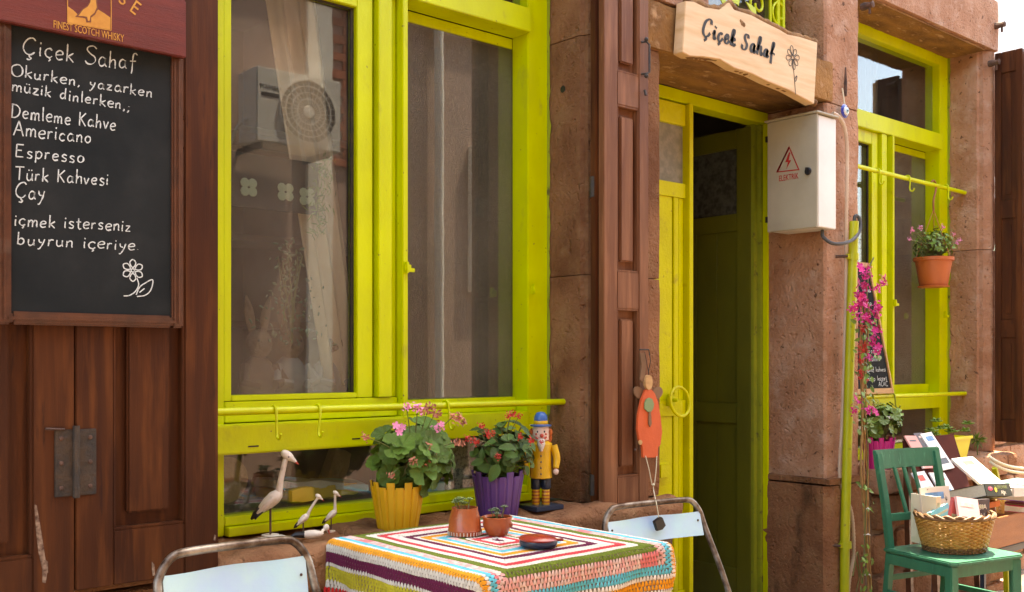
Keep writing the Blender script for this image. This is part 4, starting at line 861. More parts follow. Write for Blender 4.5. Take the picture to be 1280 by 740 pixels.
# small terracotta succulents on the cloth
TZ = .757
def tpot(px, py, r, h, label, kind, leafm, seed):
    d = onz(px, py, TZ+.004); t = thing('potted_succulent', d, label, 'potted plant')
    q = MB()
    if kind == 'tall': pr = [(r*.80, 0), (r*.98, .004), (r*1.0, h*.16), (r*1.02, h*.2), (r*.99, h*.22), (r*.93, h*.6), (r*.78, h*.94), (r*.80, h), (r*.72, h), (r*.7, h*.9)]
    else: pr = [(r*.6, 0), (r*.66, .003), (r*.72, h*.1), (r*.98, h*.55), (r*.95, h*.8), (r*1.04, h*.98), (r*1.0, h), (r*.9, h), (r*.86, h*.9)]
    q.lathe(pr, d, 36); obj('clay_pot', q, K['terra'], t, smooth=True)
    q = MB(); q.lathe([(.001, h*.9), (r*.8, h*.9)], d, 16); obj('soil', q, K['soil'], t)
    if kind == 'tall':
        q = MB()
        for k in range(30):
            a = 2*pi*k/30; q.box(d.x+r*1.0*cos(a)-.0012, d.x+r*1.0*cos(a)+.0012, d.y+r*1.0*sin(a)-.0012, d.y+r*1.0*sin(a)+.0012, d.z+.003, d.z+h*.17)
        obj('notched_band', q, K['paper'], t)
    else:
        q = MB()
        a = -.3; q.lathe([(.008, 0), (.009, .003), (.004, .005), (.004, .002)], d+V((r*.97*cos(-1.15), r*.97*sin(-1.15), h*.6)), 12, Matrix.Rotation(pi/2, 3, 'X')); obj('button', q, K['terra'], t)
    r_ = random.Random(seed); heads = [(r_.uniform(-.5, .5)*r, r_.uniform(-.5, .5)*r, r_.uniform(.008, .03)) for _ in range(7)] if kind == 'tall' else [(-.5*r, 0, .018), (-.1*r, .1*r, .02), (.5*r, -.1*r, .026), (.2*r, .2*r, .012), (.75*r, .1*r, .024), (-.3*r, -.3*r, .008)]
    sm_ = MB()
    for (x, y, z) in heads:
        p = d+V((x, y, h+z)); sm_.tube([d+V((x*.6, y*.6, h*.85)), p], .002, 4)
        for ring, (nn, tl, sz) in enumerate(((6, .25, .015), (5, .8, .012), (3, 1.3, .008))):
            for k in range(nn):
                a = 2*pi*k/nn+ring*.6+x*50; u = V((cos(a)*cos(tl), sin(a)*cos(tl), sin(tl))); M = u.to_track_quat('X', 'Z').to_matrix().to_4x4()
                place(leafm, 'leaf', Matrix.Translation(p-d) @ M @ Matrix.Scale(sz, 4), t)
    obj('stems', sm_, K['stem'], t)
tpot(581, 669, .056, .094, 'taller terracotta pot with pale succulent and notched foot band', 'tall', LM['suc'], 3)
tpot(621.5, 669, .050, .064, 'short round terracotta pot with grey green succulent', 'bowl', LM['sucg'], 4)
# red leather purse-like ashtray on the cloth
d = onz(673, 684, TZ+.004); pu = thing('lidded_dish', d, 'small round dish with glossy red lid and side tab on the crocheted cloth', 'dish')
q = MB(); q.lathe([(.045, 0), (.057, .006), (.061, .016), (.059, .024), (.05, .024)], d, 32); obj('dish_base', q, K['ndark'], pu, smooth=True)
K['redlid'] = mat('glossy_red_leather', (.36, .035, .015), (.28, .02, .01), 12, .28, .3, 60, coat=.4)
q = MB(); q.lathe([(.058, .022), (.061, .027), (.055, .034), (.03, .039), (.002, .041)], d+V((-.004, 0, 0)), 32, Matrix.Rotation(R(3), 3, 'Y')); obj('dish_lid', q, K['redlid'], pu, smooth=True)
q = MB(); uu = V((.752, -.35, 0)).normalized(); q.obox(d+uu*.055+V((0, 0, .02)), d+uu*.083+V((0, 0, .02)), .016, .007); obj('tab', q, K['redlid'], pu, bevel=.002)
# ---------------------------------------------------------------- wooden storks
def stork(px, py, h, lean, label, Y=None, lying=False, mir=1, grp='wooden storks on the ledge', neckfwd=.0):
    b = onz(px, py, LZ+.003) if Y is None else V((xs(px, Y), Y, LZ+.003))
    t = thing('stork_figurine', b, label, 'figurine', grp); u = V((.86, -.5, 0)).normalized(); Z = V((0, 0, 1)); s = h
    if lying:
        bc = b+Z*.018; q = MB(); M = Matrix.Rotation(math.atan2(u.y, u.x), 3, 'Z'); q.ball(bc, (.040, .017, .015), 14, M)
        obj('body', q, K['stork'], t, smooth=True)
        q = MB(); q.tube([bc-u*.025, bc-u*.055+Z*.0, bc-u*.08-Z*.01], [.013, .010, .003], 8); obj('tail', q, K['black'], t, smooth=True)
        tp = at(407, 661, b.y); q = MB(); q.tube(smooth_pts([bc+u*.032, bc.lerp(tp, .6)+u*.008, tp-u*.002], 4), [.011, .010, .009, .009, .008, .008, .008, .008, .007][:9] if False else .0055, 8); obj('neck', q, K['stork'], t, smooth=True)
        q = MB(); q.ball(tp+u*.002+Z*.004, (.011, .010, .013), 12, M); obj('head', q, K['stork'], t, smooth=True)
        q = MB(); q.tube([tp+u*.008, tp+u*.014-Z*.02], [.005, .001], 6); obj('beak', q, K['beak'], t, smooth=True); return
    lg = .24*s; bc = b+Z*(lg+.17*s)+u*.0; M = Matrix.Rotation(math.atan2(u.y, u.x), 3, 'Z') @ Matrix.Rotation(R(-42), 3, 'Y')
    q = MB()
    for k in (-1, 1):
        q.tube([b+V((-u.y, u.x, 0))*k*.014*s+Z*.01, bc-Z*.05*s+V((-u.y, u.x, 0))*k*.02*s], .008*s+.0012, 6)
    obj('leg', q, K['rust'], t)
    q = MB(); q.lathe([(.0, 0), (.10*s, 0), (.10*s, .02*s+.002), (0, .02*s+.002)], b, 18); q = q if True else q; base = obj('base', q, K['stork'], t, smooth=False)
    bd = M @ V((1, 0, 0))
    q = MB(); q.tube([bc-bd*.17*s, bc-bd*.13*s, bc-bd*.04*s, bc+bd*.06*s, bc+bd*.13*s, bc+bd*.16*s], [.028*s, .05*s, .072*s, .08*s, .058*s, .028*s], 12); obj('body', q, K['stork'], t, smooth=True)
    q = MB(); sd_ = V((-u.y, u.x, 0))
    for k in (-1, 1): q.tube([bc+bd*.06*s+sd_*k*.06*s, bc-bd*.06*s+sd_*k*.072*s, bc-bd*.2*s+sd_*k*.03*s], [.03*s, .045*s, .012*s], 8)
    obj('wing', q, K['stork'], t, smooth=True)
    q = MB(); q.tube([bc-bd*.14*s, bc-bd*.22*s, bc-bd*.29*s-Z*.01*s], [.045*s, .042*s, .012*s], 8); q.tube([bc-bd*.14*s-sd_*.02*s, bc-bd*.23*s-sd_*.02*s-Z*.05*s], [.03*s, .01*s], 6); obj('tail', q, K['black'], t, smooth=True)
    n0 = bc+bd*.12*s; top = b+Z*(.93*s)+u*(.17*s+lean)
    q = MB(); q.tube(smooth_pts([n0-Z*.02*s, n0.lerp(top, .35)+u*.0+Z*.01*s, top-Z*.04*s], 4), [.046*s, .043*s, .04*s, .037*s, .035*s, .033*s, .032*s, .031*s, .031*s], 10); obj('neck', q, K['stork'], t, smooth=True)
    q = MB(); q.lathe([(.046*s, -.004*s), (.047*s, .004*s)], n0+Z*.0, 12, (top-n0).to_track_quat('Z', 'Y').to_matrix()); obj('collar', q, K['black'], t)
    hd_ = top+u*.02*s; Mh = Matrix.Rotation(math.atan2(u.y, u.x), 3, 'Z') @ Matrix.Rotation(R(38), 3, 'Y')
    q = MB(); q.ball(hd_, (.085*s, .052*s, .052*s), 14, Mh); obj('head', q, K['stork'], t, smooth=True)
    q = MB(); bk = Mh @ V((1, 0, 0)); q.tube([hd_+bk*.05*s, hd_+bk*.10*s, hd_+bk*.13*s], [.036*s, .022*s, .010*s], 8); obj('beak', q, K['stork'], t, smooth=True)
    q = MB(); q.tube([hd_+bk*.115*s-Z*.005*s, hd_+bk*.165*s-Z*.005*s], [.015*s, .004*s], 8); obj('beak_tip', q, K['beak'], t, smooth=True)
    for k in (-1, 1):
        q = MB(); q.ball(hd_+bk*.02*s+sd_*k*.05*s, .009*s, 8); obj('eye', q, K['black'], t, smooth=True)
stork(338, 671, .305, .0, 'tall wooden stork with black tail standing on the ledge by the shutter')
stork(379, 668, .150, .024, 'small wooden stork looking up, middle of the group', Y=-.17)
stork(414, 664, .150, -.012, 'small wooden stork on a patterned cube next to the yellow pot', Y=-.15)
stork(390, 680, .1, 0, 'little wooden stork lying down at the front edge of the ledge', Y=-.24, lying=True)
q = MB(); c = at(340, 671, -.16); c.z = LZ; M = Matrix.Translation(c) @ Matrix.Rotation(.1, 4, 'Z'); q.box(-.058, .058, -.032, .032, .0, .012, M); o = obj('stork_stand', q, K['white'], bevel=.002, loc=c); setp(o, 'small white and red block under the tall stork', 'stand')
# ---------------------------------------------------------------- nutcracker clown
b = V((xs(676, -.225), -.225, LZ+.002)); nc = thing('nutcracker_figure', b, 'wooden clown nutcracker in yellow coat and blue hat at the corner of the ledge', 'figurine')
u = V((.752, -.659, 0)); vv = V((-.659, -.752, 0)); Z = V((0, 0, 1)); Mz = Matrix(((u.x, -vv.x, 0), (u.y, -vv.y, 0), (0, 0, 1)))
def NP(x, y, z): return b+u*x+vv*y+Z*z
q = MB(); M4 = Matrix.Translation(b) @ Matrix.Rotation(-.05, 4, 'Z'); q.box(-.075, .075, -.062, .062, 0, .020, M4); obj('base', q, K['ndark'], nc, bevel=.003)
for s_ in (-1, 1):
    q = MB(); q.lathe([(.016, .019), (.0165, .05), (.0165, .082), (.015, .084)], NP(s_*.021, .0, 0), 16); lg = obj('leg', q, K['nyel'], nc, smooth=True)
    for k in range(4):
        q = MB(); q.lathe([(.0172, .028+k*.014), (.0174, .031+k*.014), (.0172, .034+k*.014)], NP(s_*.021, 0, 0), 16); obj('stocking_stripe', q, K['terra'], lg)
    q = MB(); q.lathe([(.017, .083), (.021, .088), (.021, .125), (.018, .13)], NP(s_*.021, 0, 0), 16); obj('trouser_leg', q, K['ndark'], nc, smooth=True)
    a0, a1, a2 = NP(s_*.052, .0, .265), NP(s_*.066, .004, .215), NP(s_*.062, .02, .172)
    q = MB(); q.tube(smooth_pts([a0, a1, a2], 4), [.017, .017, .016, .016, .015, .015, .014, .013, .012], 10); obj('arm', q, K['nyel'], nc, smooth=True)
    q = MB(); q.ball(a2+V((0, 0, -.014)), (.012, .012, .014), 10); obj('hand', q, K['nface'], nc, smooth=True)
q = MB(); q.lathe([(.040, .128), (.047, .132), (.044, .19), (.043, .24), (.048, .272), (.034, .284), (.012, .286)], b, 28); obj('coat', q, K['nyel'], nc, smooth=True)
for z in (.15, .175, .2, .225):
    q = MB(); q.ball(NP(.0, .046, z), .0035, 8); obj('button', q, K['ndark'], nc)
q = MB(); q.lathe([(.02, .282), (.034, .288), (.036, .31), (.035, .335), (.028, .35)], b, 24); obj('head', q, K['nface'], nc, smooth=True)
q = MB(); q.ball(NP(.003, .036, .308), .0085, 10); obj('nose', q, K['beak'], nc, smooth=True)
for s_ in (-1, 1):
    q = MB(); q.ball(NP(s_*.014, .032, .324), (.0035, .0035, .005), 8); obj('eye', q, K['black'], nc)
    q = MB(); q.ball(NP(s_*.020, .0295, .314), .0045, 8); obj('cheek_dot', q, K['beak'], nc)
    q = MB(); r_ = random.Random(4)
    for k in range(16): p = NP(s_*.034+r_.uniform(-.006, .008)*s_, r_.uniform(-.014, .014), .30+r_.uniform(-.022, .03)); q.ball(p, (.008, .008, .011), 6)
    obj('hair_tuft', q, K['norange'], nc, smooth=True)
q = MB(); q.tube(smooth_pts([NP(-.022, .029, .302), NP(-.012, .038, .294), NP(.0, .040, .292), NP(.012, .038, .294), NP(.022, .029, .302)], 4), .0034, 8); obj('mouth', q, K['beak'], nc, smooth=True)
q = MB(); q.tube([NP(0, .036, .292), NP(0, .044, .27), NP(0, .047, .244)], [.016, .017, .005], 10); obj('beard', q, K['nwhite'], nc, smooth=True)
q = MB(); q.lathe([(.030, .343), (.044, .345), (.045, .350), (.030, .354)], b, 28); q.lathe([(.028, .366), (.029, .372), (.026, .39), (.016, .402), (.003, .405)], b, 24); obj('hat', q, K['nblue'], nc, smooth=True)
q = MB(); q.lathe([(.0285, .352), (.0295, .354), (.0295, .366), (.0285, .368)], b, 24); obj('hat_band', q, K['nyel'], nc, smooth=True)
q = MB(); c = at(678, 632, -.13); c.z = LZ+.002; q.lathe([(.04, 0), (.05, .012), (.045, .014), (.036, .006)], c+V((.07, .02, 0)), 20); o = obj('saucer', q, K['black'], smooth=True, loc=c); setp(o, 'black saucer behind the clown nutcracker', 'saucer')
# ---------------------------------------------------------------- table under the crocheted cloth
TX0, TX1, TY0, TY1 = 1.795, 2.560, -1.180, -.415; tcx, tcy = (TX0+TX1)/2, (TY0+TY1)/2
gt = gz(2.2)
tb = thing('cafe_table', (tcx, tcy, gt), 'square cafe table under the striped crocheted cloth', 'table')
q = MB(); q.box(TX0, TX1, TY0, TY1, .72, .748); obj('table_top', q, K['wood'], tb, bevel=.004)
for sx in (TX0+.05, TX1-.05):
    for sy in (TY0+.05, TY1-.05):
        q = MB(); q.box(sx-.02, sx+.02, sy-.02, sy+.02, gt, .72); obj('leg', q, K['wood'], tb, bevel=.003)
hx, hy = (TX1-TX0)/2, (TY1-TY0)/2; ccx, ccy = tcx, tcy-.0
TW = R(-5.5)*0
def cloth(u_, v_, off=0):
    x = min(max(u_, -hx), hx); y = min(max(v_, -hy), hy); ex, ey = u_-x, v_-y; L_ = math.hypot(ex, ey)
    if L_ < 1e-6: n = V((0, 0, 1)); p = V((tcx+x, tcy+y, TZ))
    else:
        d = V((ex/L_, ey/L_, 0)); r = .026; t = -ey/L_*0
        if L_ < r*1.57: a = L_/r; out, dn = r*sin(a), r*(1-cos(a)); n = d*sin(a)+V((0, 0, cos(a)))
        else:
            s_ = L_-r*1.57; flare = .05+.035*sin((x+y)*17); flare = flare if ey >= 0 and ex == 0 and False else flare
            if ey > 0: flare = .02
            out, dn = r+s_*flare, r+s_*.99; n = (d+V((0, 0, flare))).normalized()
            wave = .016*sin((u_*1.0 - v_*1.0)*24)*min(1, s_/.12)*(0 if ey > 0 else 1); out += wave
        p = V((tcx+x, tcy+y, TZ))+d*out-V((0, 0, dn))
    p.z += .0016*noise.noise(p*14)
    return p+n*off, n
SX = .77                                     # the rings of the cloth are narrower along the wall than across
rows = []                                    # colour of each ring counted from the middle
cw, cr, cg, cc_, co_, cm, cp, cy, cr2 = (.74, .70, .61), (.62, .055, .065), (.13, .18, .012), (.10, .52, .62), (.78, .33, .02), (.13, .008, .045), (.74, .40, .36), (.50, .44, .03), (.62, .015, .012)
cb = (.66, .62, .52)
seq = [(cm, 1), (cw, 2), (cr, 2), (cw, 1), (cg, 1), (cp, 2), (cc_, 2), (cw, 1), (co_, 2), (cw, 1), (cm, 2), (cw, 3), (cr, 2), (cw, 2), (cg, 3), (cp, 3), (cc_, 2), (cw, 1), (co_, 2), (cb, 2), (cm, 3), (cb, 1), (cy, 4), (cb, 2), (cr2, 2), (cb, 1), (cg, 4), (cb, 2), (cp, 3), (cb, 1), (cm, 2), (cb, 2), (co_, 3), (cb, 3)]
for c_, k in seq: rows += [c_]*k
pitch = (hy)/25.2
RX = lambda d: d*SX
base_ = MB(); NU = 84; span = .86; cache = []
for i in range(NU+1):
    for j in range(NU+1):
        u_ = -span*SX*1.05+2*span*SX*1.05*i/NU; v_ = -span+2*span*j/NU
        base_.v.append(cloth(u_, min(v_, hy+.12), -.0015)[0])
base_.f = [(i*(NU+1)+j, (i+1)*(NU+1)+j, (i+1)*(NU+1)+j+1, i*(NU+1)+j+1) for i in range(NU) for j in range(NU)]; base_.c = [None]*len(base_.f)
K['clothbase'] = mat('cloth_shadow_yarn', (.24, .18, .12), rough=.95)
tc_ = thing('tablecloth', (tcx, tcy, TZ), 'striped multicoloured crocheted cloth draped over the cafe table', 'tablecloth')
o = obj('cloth_ground', base_, K['clothbase'], tc_, smooth=True)
sv, sf, sc_ = [], [], []
r_ = random.Random(2)
for ri, colr in enumerate(rows):
    d = (ri+.6)*pitch; ax, ay = RX(d), d
    if d > span-.004: break
    step = .0134
    corners = [(-ax, -ay), (ax, -ay), (ax, ay), (-ax, ay)]
    for s_ in range(4):
        a, b2 = corners[s_], corners[(s_+1) % 4]; L_ = math.hypot(b2[0]-a[0], b2[1]-a[1]); n = max(1, int(L_/step))
        for k in range(n):
            t = (k+(.5 if ri % 2 else .0))/n
            u_, v_ = a[0]+(b2[0]-a[0])*t, a[1]+(b2[1]-a[1])*t
            u_ += .002*noise.noise(V((u_*7, v_*7, 1))); v_ += .003*noise.noise(V((u_*5, v_*5, 5)))
            if v_ > hy+.12: continue
            p, nn = cloth(u_, v_, .0012)
            du, dv = ((b2[0]-a[0])/L_, (b2[1]-a[1])/L_); p2, _ = cloth(u_+du*.004, v_+dv*.004, .0012); T = p2-p
            if T.length < 1e-7: continue
            T.normalize(); W_ = nn.cross(T).normalized(); ta = r_.uniform(-.25, .25); T2 = T*cos(ta)+W_*sin(ta); W2 = nn.cross(T2)
            a1, b1, h1 = .0056, pitch*.52, .0030
            for lobe in (-1, 0, 1):           # three strands worked into one hole, spreading outwards
                A_ = p-W2*(-b1)*-1*1.0; ins = p+W2*b1*1.0; outp = p-W2*b1*.95+T2*(lobe*a1*.72); D_ = outp-ins; Nx = nn.cross(D_).normalized(); i0 = len(sv)
                for (t_, wv, hv) in ((-.03, .0012, .2), (.4, .0021, 1.0), (.85, .0025, 1.0), (1.08, .0012, .3)):
                    c__ = ins+D_*t_+T2*(lobe*a1*.25*(1-t_))
                    sv.extend((c__-Nx*wv, c__+nn*(h1*hv), c__+Nx*wv))
                for q3 in range(3): sf.extend(((i0+3*q3, i0+3*q3+1, i0+3*q3+4, i0+3*q3+3), (i0+3*q3+1, i0+3*q3+2, i0+3*q3+5, i0+3*q3+4)))
            jj = r_.uniform(.86, 1.08); base_c = colr
            if colr is cp and r_.random() < .5: base_c = tuple(.5*(x+y) for x, y in zip(cp, cw))
            if colr is cp and noise.noise(V((u_*9, v_*9, 0))) > .25: base_c = (.74, .22, .22)
            sc_ += [tuple(min(1, q*jj) for q in base_c)]*18
me = bpy.data.meshes.new('crochet_stitches'); off = V((tcx, tcy, TZ)); me.from_pydata([p-off for p in sv], [], sf)
ca = me.color_attributes.new('yarn', 'FLOAT_COLOR', 'CORNER'); buf = []
for p, c_ in zip(me.polygons, sc_): buf += [*c_, 1]*p.loop_total
ca.data.foreach_set('color', buf)
for p in me.polygons: p.use_smooth = True
m = mat('crochet_yarn', (.5, .5, .5), rough=.9, bump=.5, bscale=400, bdist=.001); at_ = m.node_tree.nodes.new('ShaderNodeAttribute'); at_.attribute_name = 'yarn'; m.node_tree.links.new(at_.outputs[0], m.node_tree.nodes['Principled BSDF'].inputs[0]); K['yarn'] = m
me.materials.append(m); o = bpy.data.objects.new('crochet_stitches', me); COL.objects.link(o); o.parent = tc_; o['kind'] = 'stuff'
# ---------------------------------------------------------------- tubular metal chairs
def metal_chair(px0, px1, Y, rot, label, w_=.46, g=0, ztop=.835, ph_=.20):
    c = at((px0+px1)/2, 450, Y); c.z = g; t = thing('metal_chair', c, label, 'chair', 'tubular metal folding chairs by the table')
    M = Matrix.Translation(c) @ Matrix.Rotation(rot, 4, 'Z')
    def P_(x, y, z): return M @ V((x, y, z))
    z1 = ztop-g; h = w_/2; ph = ph_
    pts = [(-h-.045, -.30, 0), (-h-.03, -.13, .42), (-h-.006, -.028, z1-.12), (-h+.006, -.008, z1-.055), (-h+.04, 0, z1-.012), (-h+.085, 0, z1), (0, 0, z1+.002), (h-.085, 0, z1), (h-.04, 0, z1-.012), (h-.006, -.008, z1-.055), (h+.006, -.028, z1-.12), (h+.03, -.13, .42), (h+.045, -.30, 0)]
    # legs slope back to the wall; the seat runs towards the street
    q = MB(); q.tube([P_(*p) for p in [V(a) for a in smooth_pts([V(p) for p in pts], 6)]], .0122, 12); obj('back_tube', q, K['tubem'], t, smooth=True)
    q = MB(); n = 10
    for s_ in (0, 1):
        for i in range(n+1):
            x = -h+.012+(w_-.024)*i/n; bow = .018*(1-(2*i/n-1)**2)
            q.v += [P_(x, bow-.014+s_*.0025, z1-.054-.002*sin(i)), P_(x, bow-.04+s_*.0025, z1-ph)]
    m_ = 2*(n+1)
    for i in range(n):
        a = 2*i; q.f += [(a, a+1, a+3, a+2), (m_+a, m_+a+2, m_+a+3, m_+a+1), (a, a+2, m_+a+2, m_+a), (a+1, m_+a+1, m_+a+3, a+3)]
    q.f += [(0, m_, m_+1, 1), (2*n, 2*n+1, m_+2*n+1, m_+2*n)]; q.c = [None]*len(q.f); obj('back_panel', q, K['panelb'], t, smooth=True)
    for x in (-h+.03, h-.03):
        q = MB(); q.ball(P_(x, -.022, z1-.054-(ph-.054)*.35), .0045, 8); obj('rivet', q, K['rust'], t, smooth=True)
    q = MB(); q.box(-h+.01, h-.01, -.30, .02, .34, .355, M); obj('seat', q, K['panelb'], t, bevel=.004)
    for s_ in (-1, 1):
        q = MB(); q.tube([P_(s_*(h-.015), -.28, .35), P_(s_*(h-.015), -.08, .28), P_(s_*(h-.01), .12, 0)], .0105, 8); obj('rear_leg', q, K['tubem'], t, smooth=True)
    return t
metal_chair(203, 385, -.66, 0, 'rusty tube chair with pale blue back panel at the lower left', .455, gz(1.3), .825)
metal_chair(764, 868, -.56, R(-7), 'rusty tube chair with pale blue back panel standing before the lime door', .53, gz(3.2), .760, .150)
# ---------------------------------------------------------------- hanging wooden doll on the narrow shutter
YD2 = -.385
dl_ = thing('hanging_doll', at(806, 437, YD2), 'orange wooden doll with string legs hanging from the narrow shutter bolt', 'ornament')
def plate(name, pts, Y, th, m, par, bev=.0015): q_ = MB(); q_.prism([at(a, b, Y) for a, b in pts], (0, th, 0)); return obj(name, q_, K[m], par, bevel=bev)
def oval(cx, cy, rx, ry, n=18, rot=0): return [(cx+rx*cos(a)*cos(rot)-ry*sin(a)*sin(rot), cy+rx*cos(a)*sin(rot)+ry*sin(a)*cos(rot)) for a in [2*pi*i/n for i in range(n)]]
body = [(807, 487), (815, 487), (819, 492), (823, 503), (826, 520), (828, 540), (826, 556), (823, 559), (822.5, 572), (804, 572), (803, 558), (799, 550), (797, 536), (798, 518), (802, 500)]
plate('body', body, YD2, .012, 'dollred', dl_)
plate('wing', oval(799, 491, 6, 8.5, rot=-.5), YD2+.014, .008, 'dollbrown', dl_); plate('wing', oval(822, 491, 6.5, 8, rot=.5), YD2+.014, .008, 'dollbrown', dl_)
plate('head', oval(811.5, 478, 4.7, 9.5), YD2-.004, .014, 'wood', dl_)
K['wood'] = K['wood']
plate('leaf_motif', [(812, 497), (816, 499), (818, 505), (817, 511), (814, 515), (810, 515), (806, 511), (806, 504), (808, 499)], YD2-.006, .006, 'dollgreen', dl_); plate('motif_stem', [(811.5, 514), (814, 514), (815, 530), (813, 534), (811, 530)], YD2-.006, .006, 'dollbrown', dl_)
plate('hand', oval(801, 553, 2.4, 3.2), YD2-.004, .006, 'wood', dl_)
plate('wooden_tag', [(800, 441), (806, 441), (808, 455), (806, 476), (803, 479), (800, 474), (802, 456)], YD2+.006, .008, 'dollbrown', dl_)
q = MB(); q.tube([at(799, 437, YD2+.03), at(811, 437, YD2), at(812, 444, YD2)], .0035, 6); q.tube(smooth_pts([at(812, 443, YD2), at(813, 452, YD2-.005), at(811, 462, YD2), at(811, 469, YD2)], 4), .002, 5); q.tube([at(806, 440, YD2), at(811, 468, YD2)], .0015, 5); obj('hanging_wire', q, K['iron'], dl_)
q = MB()
for a, b in (((807, 570), (815, 606)), ((821, 570), (818, 606))): q.tube(smooth_pts([at(*a, YD2-.003), at((a[0]+b[0])/2+.6, (a[1]+b[1])/2, YD2-.008), at(*b, YD2-.005)], 4), .0021, 6)
q.tube(smooth_pts([at(816.5, 604, YD2-.005), at(817, 612, YD2-.006), at(820, 627, -.578), at(822.5, 640, -.592), at(823.5, 650, -.594)], 4), .002, 6); q.ball(at(817, 606, YD2-.006), .006, 8)
obj('string_legs', q, K['string'], dl_, smooth=True)
plate('slate_weight', [(818, 652), (826, 646), (829, 647), (833, 657), (829, 662), (822, 664)], -.600, .014, 'black', dl_, .003)
q = MB(); q.ball(at(794, 562, YD2+.02), .006, 8); o = obj('shutter_nail', q, K['rust'], shC)
# ---------------------------------------------------------------- climbing flower on canes
vn = thing('climbing_bougainvillea', at(1085, 700, -.45), 'climbing plant with magenta blossoms tied to dry canes beside the lime pipe', 'plant')
cn = MB(); r_ = random.Random(11)
for k in range(5):
    P_ = []
    for i, (px, py) in enumerate(((1083, 800), (1085, 735), (1083, 660), (1080, 590), (1079, 520), (1080, 440), (1082, 380))):
        P_.append(at(px+r_.uniform(-3, 3)+(k-2)*1.2, py, -.44+r_.uniform(-.02, .02)))
    q = MB(); q.tube(smooth_pts(P_, 4), .0048, 6); obj('cane', q, K['cane'], vn, smooth=True)
q = MB(); q.tube(smooth_pts([at(a, b, -.45) for a, b in ((1066, 720), (1072, 690), (1078, 730), (1082, 640), (1085, 560), (1078, 480), (1082, 400), (1086, 340), (1092, 322))], 5), .004, 6); q.tube(smooth_pts([at(a, b, -.44) for a, b in ((1069, 700), (1074, 720), (1070, 742), (1066, 780))], 4), .003, 5); obj('vine_stem', q, K['stem'], vn, smooth=True)
q = MB()
for py in (636, 668, 718):
    c = at(1084, py, -.45); q.tube([c+V((.016*cos(a), .016*sin(a), .004*sin(2*a))) for a in [i*.7 for i in range(10)]], .003, 5)
obj('tie', q, K['white'], vn)
off = wloc(vn)
for k in range(170):
    t = r_.random(); py = 385+t*160 if k < 130 else r_.choice((608, 612, 634, 700, 705, 716, 735, 690))
    sp = 13 if k < 130 else 7
    p = at(1084+r_.gauss(0, 1)*sp*.55, py+r_.uniform(-6, 6), -.45+r_.uniform(-.05, .05)); place(LM['ovb'], 'leaf', orient(p, (r_.uniform(-1, .6), -1, r_.uniform(-.2, 1)), r_.uniform(.014, .026), r_.uniform(0, 6.28), off), vn)
for (px, py, n, sp, s_) in ((1077, 335, 5, 6, .022), (1080, 350, 6, 7, .022), (1078, 372, 7, 8, .024), (1102, 349, 3, 4, .024), (1096, 359, 1, 2, .026), (1069, 382, 3, 4, .024), (1080, 382, 6, 7, .024), (1095, 385, 6, 6, .024), (1084, 396, 6, 8, .022), (1066, 384, 2, 3, .022), (1096, 398, 2, 4, .022), (1094, 414, 3, 4, .024), (1089, 426, 3, 5, .022), (1094, 437, 4, 4, .024), (1083, 447, 2, 4, .02), (1069, 499, 3, 4, .024), (1085, 512, 3, 4, .026), (1067, 514, 2, 3, .02), (1092, 514, 1, 3, .02)):
    for k in range(max(1, int(n*.75))):
        p = at(px+r_.gauss(0, .55)*sp, py+r_.gauss(0, .5)*sp, -.48+r_.uniform(-.04, .03)); place(FM['mag' if r_.random() < .6 else 'mag5'], 'flower', orient(p, (r_.uniform(-1, .4), -1, r_.uniform(-.3, .8)), s_*r_.uniform(.9, 1.25), r_.uniform(0, 6), off), vn)
for k in range(26):
    p = at(1072+r_.uniform(0, 12), r_.uniform(400, 480), -.46); place(FM['red'], 'flower', orient(p, (-.3, -1, .3), r_.uniform(.010, .016), k, off), vn)
# ---------------------------------------------------------------- right window: chalkboard, pots, hanging pot
cb_ = thing('small_chalkboard', at(1100, 490, -.14), 'small wood framed chalkboard leaning on the lower rod of the right window', 'blackboard')
A0, A1 = V((5.45, -.135, 1.145)), V((xs(1116, -.135), -.135, 1.145)); lean_ = V((0, .115, .80)).normalized(); Ux = V((1, 0, 0)); Nn = Ux.cross(lean_).normalized(); Hh = .80
def bar(mb, p, q_, w_, t, off_=0): mb.obox(p+Nn*off_, q_+Nn*off_, w_, t, Nn)
q = MB(); q.prism([A0+lean_*.02, A1-Ux*.01+lean_*.02, A1-Ux*.085+lean_*(Hh-.01), A0+Ux*.0+lean_*(Hh-.01)], -Nn*.008); obj('slate', q, K['slate'], cb_)
q = MB(); bar(q, A0+lean_*.015, A1+lean_*.015, .034, .016); bar(q, A1+lean_*.0-Ux*.006, A1-Ux*.09+lean_*Hh, .018, .016, .001); bar(q, A0+lean_*Hh, A1-Ux*.085+lean_*Hh, .03, .015, .002); bar(q, A0, A0+lean_*Hh, .02, .016, .001); obj('frame', q, K['wood'], cb_, bevel=.002)
q = MB(); G2 = V((A1.x-.30, A1.y, A1.z))
for txt, h_, x0, wd in (('okur  yazar', .63, .10, .10), ('kitap', .55, .06, .13), ('merceden', .25, .02, .20), ('makine.', .20, .06, .15), ('sahaf kahvesi', .135, .02, .23), ('ahsap lezzet', .08, .0, .25), ('ACAC.', .045, .14, .12)):
    txt = ''.join(ch if ch in G else 'o' for ch in txt)
    write(q, txt, G2+Ux*x0+lean_*h_+Nn*.0015, Ux, lean_, .030, wd, .0016, Nn, .0006, .1, .4, 3)
obj('chalk_line', q, K['chalk'], cb_)
c = at(1098, 450, -.31); c.z = LZ
mp_ = thing('potted_plant', c, 'magenta pot with round green leaves on the right window ledge', 'potted plant'); crenel_pot(mp_, c, .070, .092, .18, K['potmag'], 18)
